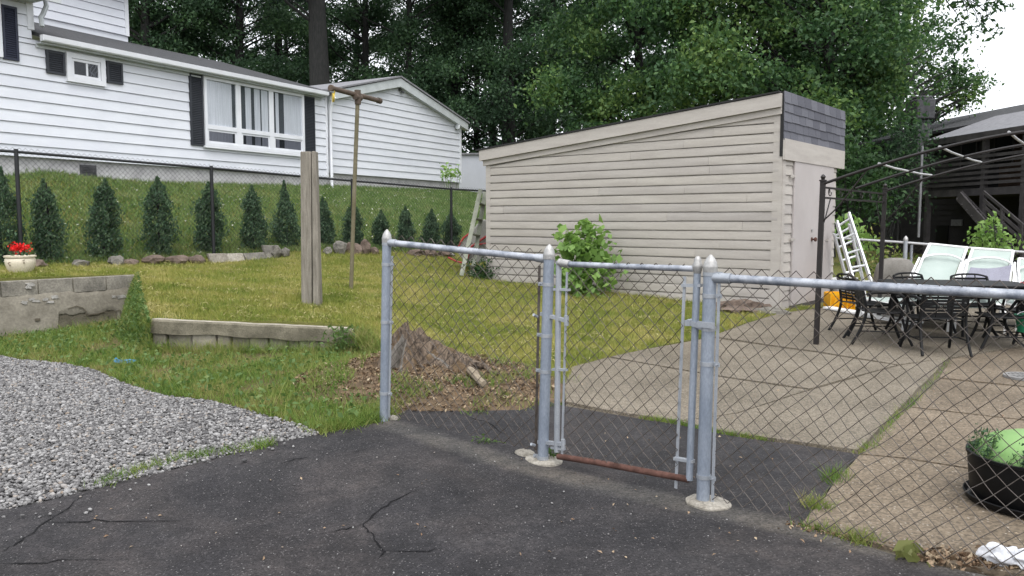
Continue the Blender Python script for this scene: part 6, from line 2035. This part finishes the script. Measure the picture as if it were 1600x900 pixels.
dr = thing('drain_cover', 'round slotted metal cover set in the tan paving at the right edge', 'drain cover', tuple(p))
part('rim', MB().lathe([(.20, -.01), (.20, .012), (.165, .012), (.165, .0)], p, 30), M['drain'], dr)
mb = MB()
for i in range(7):
    x = -.14 + i * .0467; hl = math.sqrt(max(.001, .166 ** 2 - x * x)); mb.box(p + Vector((x, 0, .004)), (.022, hl * 2, .012))
for y in (-.07, .07): mb.box(p + Vector((0, y, .0055)), (.30, .02, .008))
part('grate', mb, M['drain'], dr)

# ================================================================== FAR GALVANISED FENCE
ff = P(1415, 410, 14.2); ff.z = ZL(ff.x, ff.y)
far = thing('chain_link_fence', 'far galvanised chain-link fence behind the grill and loungers', 'fence', tuple(ff))
fa = P(1338, 374, 14.6); fbp = P(1415, 379, 14.2); fcp = P(1600, 394, 13.6)
fcp = fbp + (fcp - fbp).normalized() * 4.2
fa = fbp + (fa - fbp).normalized() * 1.9
for q, r_ in ((fbp, .036), (fa, .03), (fcp, .03)):
    b = Vector((q.x, q.y, ZL(q.x, q.y))); post(None, b, Vector((q.x, q.y, q.z + .06)), r_, far, mat='galv')
b = fbp + Vector((.12, .02, 0)); part('post', MB().tube([Vector((b.x, b.y, 0)), b - Vector((0, 0, .04))], .024, 10), M['galv'], far)
part('top_rail', MB().tube([fa, fbp], .021, 8), M['purlin'], far); part('top_rail', MB().tube([fbp, fcp], .021, 8), M['purlin'], far)
part('brace_rail', MB().tube([Vector((fbp.x + .1, fbp.y, .45)), fbp.lerp(fcp, .28) - Vector((0, 0, .12))], .018, 8), M['weathered'], far)
mbm = MB()
for a, b in ((fa, fbp), (fbp, fcp)):
    c = chainlink(Vector((a.x, a.y, .08)), Vector((b.x, b.y, .08)), a, b, r=.0018, up=.04, seed=40); mbm.add(c.v, c.f)
part('wire_mesh', mbm, M['wire'], far)

# ================================================================== DARK HOUSE on the right
DU = Vector((.119, -.993, 0)).normalized(); DN = Vector((.993, .119, 0)).normalized()
D0 = P(1447, 300, 27); D0.z = 0
def dh(px, py, v=0.0):
    q = HP(px, py, D0 + DN * v, DN); return (q - D0).dot(DU), q.z
def DW(s, v, w): return D0 + DU * s + DN * v + Vector((0, 0, w))
def dbox(mb, s0, s1, v0, v1, w0, w1):
    return mb.hexa([DW(s0, v0, w0), DW(s0, v1, w0), DW(s1, v1, w0), DW(s1, v0, w0), DW(s0, v0, w1), DW(s0, v1, w1), DW(s1, v1, w1), DW(s1, v0, w1)])
dark = thing('dark_house', 'dark brown house with a raised deck and grey porch roof at the right', 'house', tuple(DW(3, 2, 0)))
sN = 12.0
wr = 4.35
mb = MB(); dbox(mb, -12, sN, 2.0, 9, -.2, wr + .5)
for k in range(22): dbox(mb, -12, sN, 1.965, 1.995, .1 + k * .2, .1 + k * .2 + .17)
part('wall', mb, M['darkwall'], dark)
s_, w_e = dh(1447, 217, 0); s2_, w_e2 = dh(1600, 200, 0); w_e = (w_e + w_e2) / 2
mb = MB(); mb.hexa([DW(.1, -.2, w_e - .1), DW(.1, 2.3, w_e + .75), DW(sN, 2.3, w_e + .75), DW(sN, -.2, w_e - .1), DW(.1, -.2, w_e - .02), DW(.1, 2.3, w_e + .83), DW(sN, 2.3, w_e + .83), DW(sN, -.2, w_e - .02)])
part('porch_roof', mb, M['porchroof'], dark)
mb = MB(); dbox(mb, .1, sN, -.24, -.2, w_e - .22, w_e - .03); part('porch_fascia', mb, M['darkwood'], dark)
wt = dh(1440, 196, 5.5)[1]; wt2 = dh(1600, 168, 5.5)[1]; wt = (wt + wt2) / 2
mb = MB(); mb.hexa([DW(-7, 1.5, w_e + .45), DW(-7, 5.5, wt), DW(sN, 5.5, wt), DW(sN, 1.5, w_e + .45), DW(-7, 1.5, w_e + .55), DW(-7, 5.5, wt + .1), DW(sN, 5.5, wt + .1), DW(sN, 1.5, w_e + .55)])
mb.hexa([DW(-7, 5.52, wt), DW(-7, 9.5, w_e + .45), DW(sN, 9.5, w_e + .45), DW(sN, 5.52, wt), DW(-7, 5.52, wt + .1), DW(-7, 9.5, w_e + .55), DW(sN, 9.5, w_e + .55), DW(sN, 5.52, wt + .1)])
rf = part('roof', mb, M['roofdark'], dark)
sc0, wc0 = dh(1421, 152, 3.0); sc1, _ = dh(1451, 152, 3.0)
cq = P(1436, 200, 28.5)
mb = MB(); cw = .58
zc = P(1436, 152, 28.5).z
mb.box((cq.x, cq.y, (zc - .8 + 2) / 2 + 0), (cw * .78, .7, zc - .8 - 2)); mb.box((cq.x, cq.y, zc - .45), (cw * 1.12, .9, .70)); mb.box((cq.x, cq.y, zc - .05), (cw * .9, .75, .12))
part('chimney', mb, M['chimney'], rf, bevel=.05)
# deck
wdk = (dh(1470, 298, .0)[1] + dh(1590, 290, 0)[1]) / 2
mb = MB(); dbox(mb, -1.0, sN, -.05, 2.0, wdk - .22, wdk); part('deck', mb, M['darkwood'], dark)
for px in (1451, 1537, 1600):
    s_ = dh(px, 300, 0)[0]; mb = MB(); dbox(mb, s_ - .075, s_ + .075, -.07, .07, 0, w_e - .2); part('porch_post', mb, M['darkwood'], dark)
for (px, D_) in ((1438, 24.5),):
    q = P(px, 300, D_); mb = MB().box((q.x, q.y, P(px, 228, D_).z / 2 + .5), (.06, .06, P(px, 228, D_).z - 1.0)); part('drain_pipe', mb, M['porchroof'], dark)
mb = MB()
for k in range(6): dbox(mb, -.6, sN, -.085, -.06, wdk + .10 + k * .16, wdk + .19 + k * .16)
part('deck_railing', mb, M['darkwood'], dark)
mb = MB(); s0, _ = dh(1590, 262, 1.9); s1 = s0 + 1.2; s00, w00 = dh(1560, 262, 1.9)
dbox(mb, s00, s00 + 1.0, 1.93, 1.955, wdk + .1, wdk + 2.0); part('door', mb, M['brownwall'], dark)
for (px0, px1, y0, y1) in ((1503, 1523, 220, 262), (1555, 1580, 215, 255)):
    a_, w1_ = dh(px0, y0, 1.9); b_, w0_ = dh(px1, y1, 1.9)
    mb = MB(); dbox(mb, a_, b_, 1.92, 1.95, w0_, w1_); wi = part('window', mb, M['blackpot'], dark)
    mb = MB(); dbox(mb, a_ - .06, a_, 1.90, 1.95, w0_, w1_); dbox(mb, b_, b_ + .06, 1.90, 1.95, w0_, w1_); part('window_frame', mb, M['darkwood'], wi)
# stairs
def dpt(px, py, v): 
    q = HP(px, py, D0 + DN * v, DN); return q
for (v, A, B) in ((-.15, (1500, 304), (1588, 400)), (-.95, (1498, 306), (1582, 402))):
    part('stair_stringer', MB().bar(dpt(*A, v), dpt(*B, v), .06, .28), M['darkwood'], dark)
mb = MB()
for i in range(11):
    t = (i + .5) / 11
    a = dpt(1500 + 88 * t, 304 + 96 * t, -.18); b = dpt(1498 + 84 * t, 306 + 96 * t, -.92); mb.bar(a, b, .26, .04)
part('stair_treads', mb, M['darkwood'], dark)
mb = MB()
for (A, B) in (((1537, 300), (1606, 358)), ((1537, 312), (1606, 372)), ((1537, 322), (1606, 384))): mb.bar(dpt(*A, -1.0), dpt(*B, -1.0), .045, .08)
for (px, y0, y1) in ((1566, 325, 375), (1598, 350, 405)): mb.bar(dpt(px, y1, -1.0), dpt(px, y0, -1.0), .08, .08, up=(1, 0, 0))
part('stair_railing', mb, M['darkwood'], dark)
a_, w1_ = dh(1486, 343, 1.9); b_, w0_ = dh(1502, 353, 1.9)
mb = MB(); dbox(mb, a_, b_, 1.90, 1.95, w0_, w1_); part('meter_box', mb, M['porchroof'], dark)
a_, w1_ = dh(1462, 352, 1.9); b_, w0_ = dh(1478, 400, 1.9)
mb = MB(); dbox(mb, a_, b_, 1.93, 1.955, 0.02, w1_); part('door', mb, M['blackpot'], dark)

# ================================================================== SHRUBS right
def shrub(name, label, clumps, base, per, leaf, mat, stems=True, aspect=.5, bias=.6):
    t = thing(name, label, 'shrub', tuple(base))
    C = clumpcloud(clumps, per, .8); V, Fc = leafquads(C, leaf, bias, aspect); npmesh('foliage', V, Fc, mat, t)
    mb = MB()
    for c, r in clumps: limb(mb, base, c, .02, .006, seed=r * 31)
    part('stems', mb, M['bark'], t)
    return t
def pcl(lst, D): return [(tuple(P(x, y, D + R.uniform(-.4, .4))), r) for (x, y, r) in lst]
b = P(1550, 400, 15.5); b.z = 0
shrub('stair_shrub', 'yellow green leafy shrub growing in front of the dark stairs', pcl([(1550, 350, .22), (1535, 365, .3), (1560, 368, .32), (1545, 383, .38), (1525, 385, .25), (1570, 385, .28), (1552, 342, .12)], 15.5), b, 700, .12, M['bush'])
b = P(1330, 400, 16.5); b.z = .1
shrub('broad_leaf_shrub', 'shrub with big yellow green leaves behind the aluminium ladder', pcl([(1322, 345, .3), (1335, 352, .3), (1340, 370, .3), (1352, 375, .3), (1322, 362, .25), (1345, 392, .35)], 16.5), b, 260, .17, M['bush'])
b = P(1385, 420, 17.5); b.z = .1
shrub('dry_weed_patch', 'brownish weed thicket behind the far galvanised fence', pcl([(1360, 395, .35), (1385, 400, .4), (1375, 415, .4), (1405, 405, .4), (1350, 410, .3), (1360, 365, .25)], 17.5), b, 420, .09, M['verge'])
b = P(1345, 330, 21); b.z = .1
shrub('understory_shrub', 'green understory shrub behind the right end of the shed', pcl([(1330, 262, .7), (1345, 240, .7), (1360, 260, .6), (1340, 285, .8), (1330, 310, .7), (1355, 315, .7), (1325, 235, .6)], 21), b, 620, .14, M['understory'])
b = P(1390, 330, 25); b.z = .1
shrub('chimney_vine', 'dark leafy vine mass climbing beside the chimney of the dark house', pcl([(1390, 240, .9), (1410, 225, .9), (1425, 205, .8), (1405, 265, .9), (1432, 240, .8), (1380, 270, .9), (1400, 300, .8), (1428, 196, .3), (1385, 310, .8)], 26), b, 420, .14, M['wood_leaf'])

# ================================================================== TREES
# big maple right of centre
def tb(px, D): 
    q = P(px, 300, D); return (q.x, q.y, max(-.06, min(ZU(q.x, q.y), 3)))
cl = pxclumps(46, 1010, 1430, -60, 120, 23, 27, .75, 1.15) + pxclumps(22, 1060, 1330, 100, 190, 22.5, 25, .6, .95) + pxclumps(14, 1300, 1400, 90, 185, 24, 27, .6, .85) + pxclumps(16, 1080, 1400, -220, -60, 23, 28, 1, 1.4)
tree('maple_tree', 'big bright green maple spreading over the shed roof', tb(1290, 25), 9.5, .30, cl, 600, .15, M['maple'])
cl = pxclumps(40, 850, 1130, -80, 170, 28, 32, .8, 1.2) + pxclumps(14, 890, 1080, 120, 205, 27, 30, .6, .9) + pxclumps(14, 860, 1120, -240, -80, 28, 33, 1.1, 1.5)
tree('maple_tree', 'dense dark green maple behind the middle of the shed roof', tb(1000, 30), 11, .28, cl, 520, .16, M['maple'])
cl = pxclumps(26, 1340, 1480, -80, 135, 30, 33, .7, 1.1) + pxclumps(12, 1450, 1530, 110, 175, 30, 32, .4, .65) + [(tuple(P(x, y, 30.5)), r) for (x, y, r) in ((1500, 100, .6), (1510, 125, .55), (1490, 60, .7), (1520, 145, .4), (1535, 142, .2), (1545, 141, .1), (1505, 165, .4), (1480, 170, .5), (1460, 175, .5))] + pxclumps(8, 1350, 1470, -200, -80, 28, 32, 1, 1.4)
tree('maple_tree', 'thin crowned tree at the right whose twigs reach above the dark roof', tb(1400, 30), 10, .22, cl, 400, .15, M['maple'])
# overhanging bough, upper right
cl = [(tuple(P(x, y, 19)), r) for (x, y, r) in ((1495, 5, .35), (1510, 25, .3), (1520, 42, .28), (1540, 46, .3), (1562, 44, .16), (1550, 55, .14), (1545, 20, .25), (1560, 5, .25), (1575, 8, .2), (1550, -5, .3), (1530, -8, .3), (1515, 8, .2), (1480, -10, .4), (1505, 40, .12), (1535, 30, .14))] + pxclumps(14, 1420, 1620, -260, -60, 18, 21, .7, 1.1)
def bough(mb):
    b0 = Vector(tb(1700, 19)) + Vector((0, 0, 7.6))
    main = [b0, P(1640, -190, 19), P(1580, -110, 19), P(1530, -50, 19), P(1500, -12, 19), P(1478, 0, 19)]
    mb.tube(main, [.10, .08, .06, .045, .03, .015], 7)
    for c, r in cl:
        c = Vector(c); k = min(main[1:], key=lambda q: (q - c).length); limb(mb, k, c, .014, .005, seed=r * 9, n=5)
tree('ash_tree', 'pointed leaved bough hanging against the white sky at the top right', tb(1700, 19), 8.5, .2, cl, 260, .17, M['maple'], aspect=.4, limbs=False, extra=bough)
# dark woods behind
specs = [(505, 32.5, 15, .50, 'pine', 'thick trunked dark pine rising behind the white house roof'),
         (235, 36, 13, .30, 'wood', 'dark leafy tree right of the upper storey of the white house'),
         (300, 41, 14, .34, 'wood', 'dark tree whose crown fills the gap above the low roof'),
         (380, 38, 14, .28, 'wood', 'green topped tree above the middle of the low roof'),
         (440, 43, 15, .32, 'wood', 'dark tree immediately left of the thick pine trunk'),
         (575, 42, 14, .26, 'wood', 'thin leaved tree right of the thick pine trunk'),
         (640, 39, 13, .22, 'wood', 'tree with open sky gaps above the gable peak'),
         (712, 42, 14, .26, 'wood', 'tree with a bare lower trunk above the right slope of the gable'),
         (795, 38, 15, .36, 'wood', 'tall dark straight trunk just left of the shed roof'),
         (745, 45, 13, .20, 'wood', 'slim far tree between the gable and the shed'),
         (862, 41, 14, .24, 'wood', 'dark trunk rising above the left part of the shed roof'),
         (930, 44, 14, .26, 'wood', 'far dark tree behind the dense maple'),
         (1190, 40, 14, .30, 'wood', 'dark tree behind the bright maple'),
         (1060, 42, 13, .26, 'wood', 'far dark tree between the two maples'),
         (150, 40, 14, .3, 'wood', 'far dark tree hidden behind the upper storey'),
         (1330, 38, 13, .3, 'wood', 'dark tree behind the right end of the shed')]
specs += [(px_, R.uniform(50, 58), 15, .28, 'wood', 'far tree of the rear row of the wood, ' + w_) for px_, w_ in
          ((200, 'nearest the upper storey'), (340, 'over the middle of the low roof'), (450, 'just left of the pine'), (640, 'over the gable peak'), (560, 'just right of the pine'), (700, 'over the right slope of the gable'),
           (770, 'above the pale outbuilding'), (900, 'left of the dense maple'), (1250, 'behind the bright maple'))]
for (px, D, h, r0, kd_, lab) in specs:
    b = tb(px, D); cl = []
    hw = 3.4 if kd_ == 'wood' else 3.0
    open_ = 540 < px < 850
    nC = 64
    y_lo = 60 if px < 540 else (150 if open_ else 160)
    for i in range(nC):
        zz_ = R.random()
        dx = R.uniform(-1, 1); dy = R.uniform(-1, 1)
        zc_ = (3.2 if kd_ == 'wood' else 7.5) + (h + 3 - (3.2 if kd_ == 'wood' else 7.5)) * zz_ ** .9
        rr = hw * (1 - .45 * zz_)
        cl.append(((b[0] + dx * rr, b[1] + dy * rr * .8, b[2] + zc_), R.uniform(.7, 1.2)))
    mat = M['pine'] if kd_ == 'pine' else M['wood_leaf']
    tree('pine_tree' if kd_ == 'pine' else 'woodland_tree', lab, b, h + 2, r0, cl, 540 if open_ else 640, .15 if kd_ == 'wood' else .24, mat, group=None, aspect=.6 if kd_ == 'wood' else .22)
# understory of the wood, reads as one mass
C = []
for i in range(260):
    px = R.uniform(-100, 1420); D = R.uniform(36, 52)
    q = P(px, 300, D); zb_ = ZU(q.x, q.y)
    if 540 < px < 880 and R.random() < .4: continue
    C.append(((q.x, q.y, zb_ + R.uniform(.2, 3.4)), R.uniform(.8, 1.5)))
C = clumpcloud(C, 200, .8)
V, Fc = leafquads(C, .20, .5, .6)
meta(npmesh('wood_undergrowth', V, Fc, M['wood_leaf']), 'dark undergrowth of the wood behind the house and shed', 'undergrowth', kind='stuff')

# ================================================================== CAMERA, LIGHT, WORLD
cam = bpy.data.cameras.new('camera'); co = bpy.data.objects.new('camera', cam); COL.objects.link(co)
co.location = CAM; co.rotation_euler = (PI / 2 - TH, 0, 0)
cam.sensor_width = 36; cam.lens = 36 * F / 1600; cam.clip_end = 2000; cam.clip_start = .05
SC.camera = co
EL, SAZ = math.radians(60), math.radians(168)
w = bpy.data.worlds.new('World'); SC.world = w; w.use_nodes = True
t = w.node_tree
bg = t.nodes['Background']
sk = t.nodes.new('ShaderNodeTexSky'); sk.sky_type = 'NISHITA'; sk.sun_disc = False
sk.sun_elevation = EL; sk.sun_rotation = SAZ; sk.air_density = 1.0; sk.dust_density = 9.0; sk.ozone_density = 1.0
hs = t.nodes.new('ShaderNodeHueSaturation'); hs.inputs['Saturation'].default_value = .22; hs.inputs['Value'].default_value = 1.0
t.links.new(sk.outputs[0], hs.inputs['Color']); # an even cloud deck over the clear-sky model
ov = t.nodes.new('ShaderNodeMix'); ov.data_type = 'RGBA'; ov.inputs[0].default_value = .7
t.links.new(hs.outputs[0], ov.inputs[6]); ov.inputs[7].default_value = (6.4, 6.6, 7.0, 1)
t.links.new(ov.outputs[2], bg.inputs['Color'])
bg.inputs['Strength'].default_value = .15
sun = bpy.data.lights.new('sun', 'SUN'); so = bpy.data.objects.new('sun', sun); COL.objects.link(so)
sun.energy = .5; sun.angle = math.radians(40); sun.color = (1, .98, .95)
# sun behind the camera's right shoulder
sd = Vector((math.sin(SAZ) * math.cos(EL), math.cos(SAZ) * math.cos(EL), math.sin(EL)))
so.rotation_euler = sd.to_track_quat('Z', 'Y').to_euler()
vs_ = SC.view_settings
vs_.view_transform = 'Standard'; vs_.look = 'None'; vs_.exposure = 1.08; vs_.gamma = 1; vs_.use_curve_mapping = False
SC.cycles.max_bounces = 6; SC.cycles.transparent_max_bounces = 12
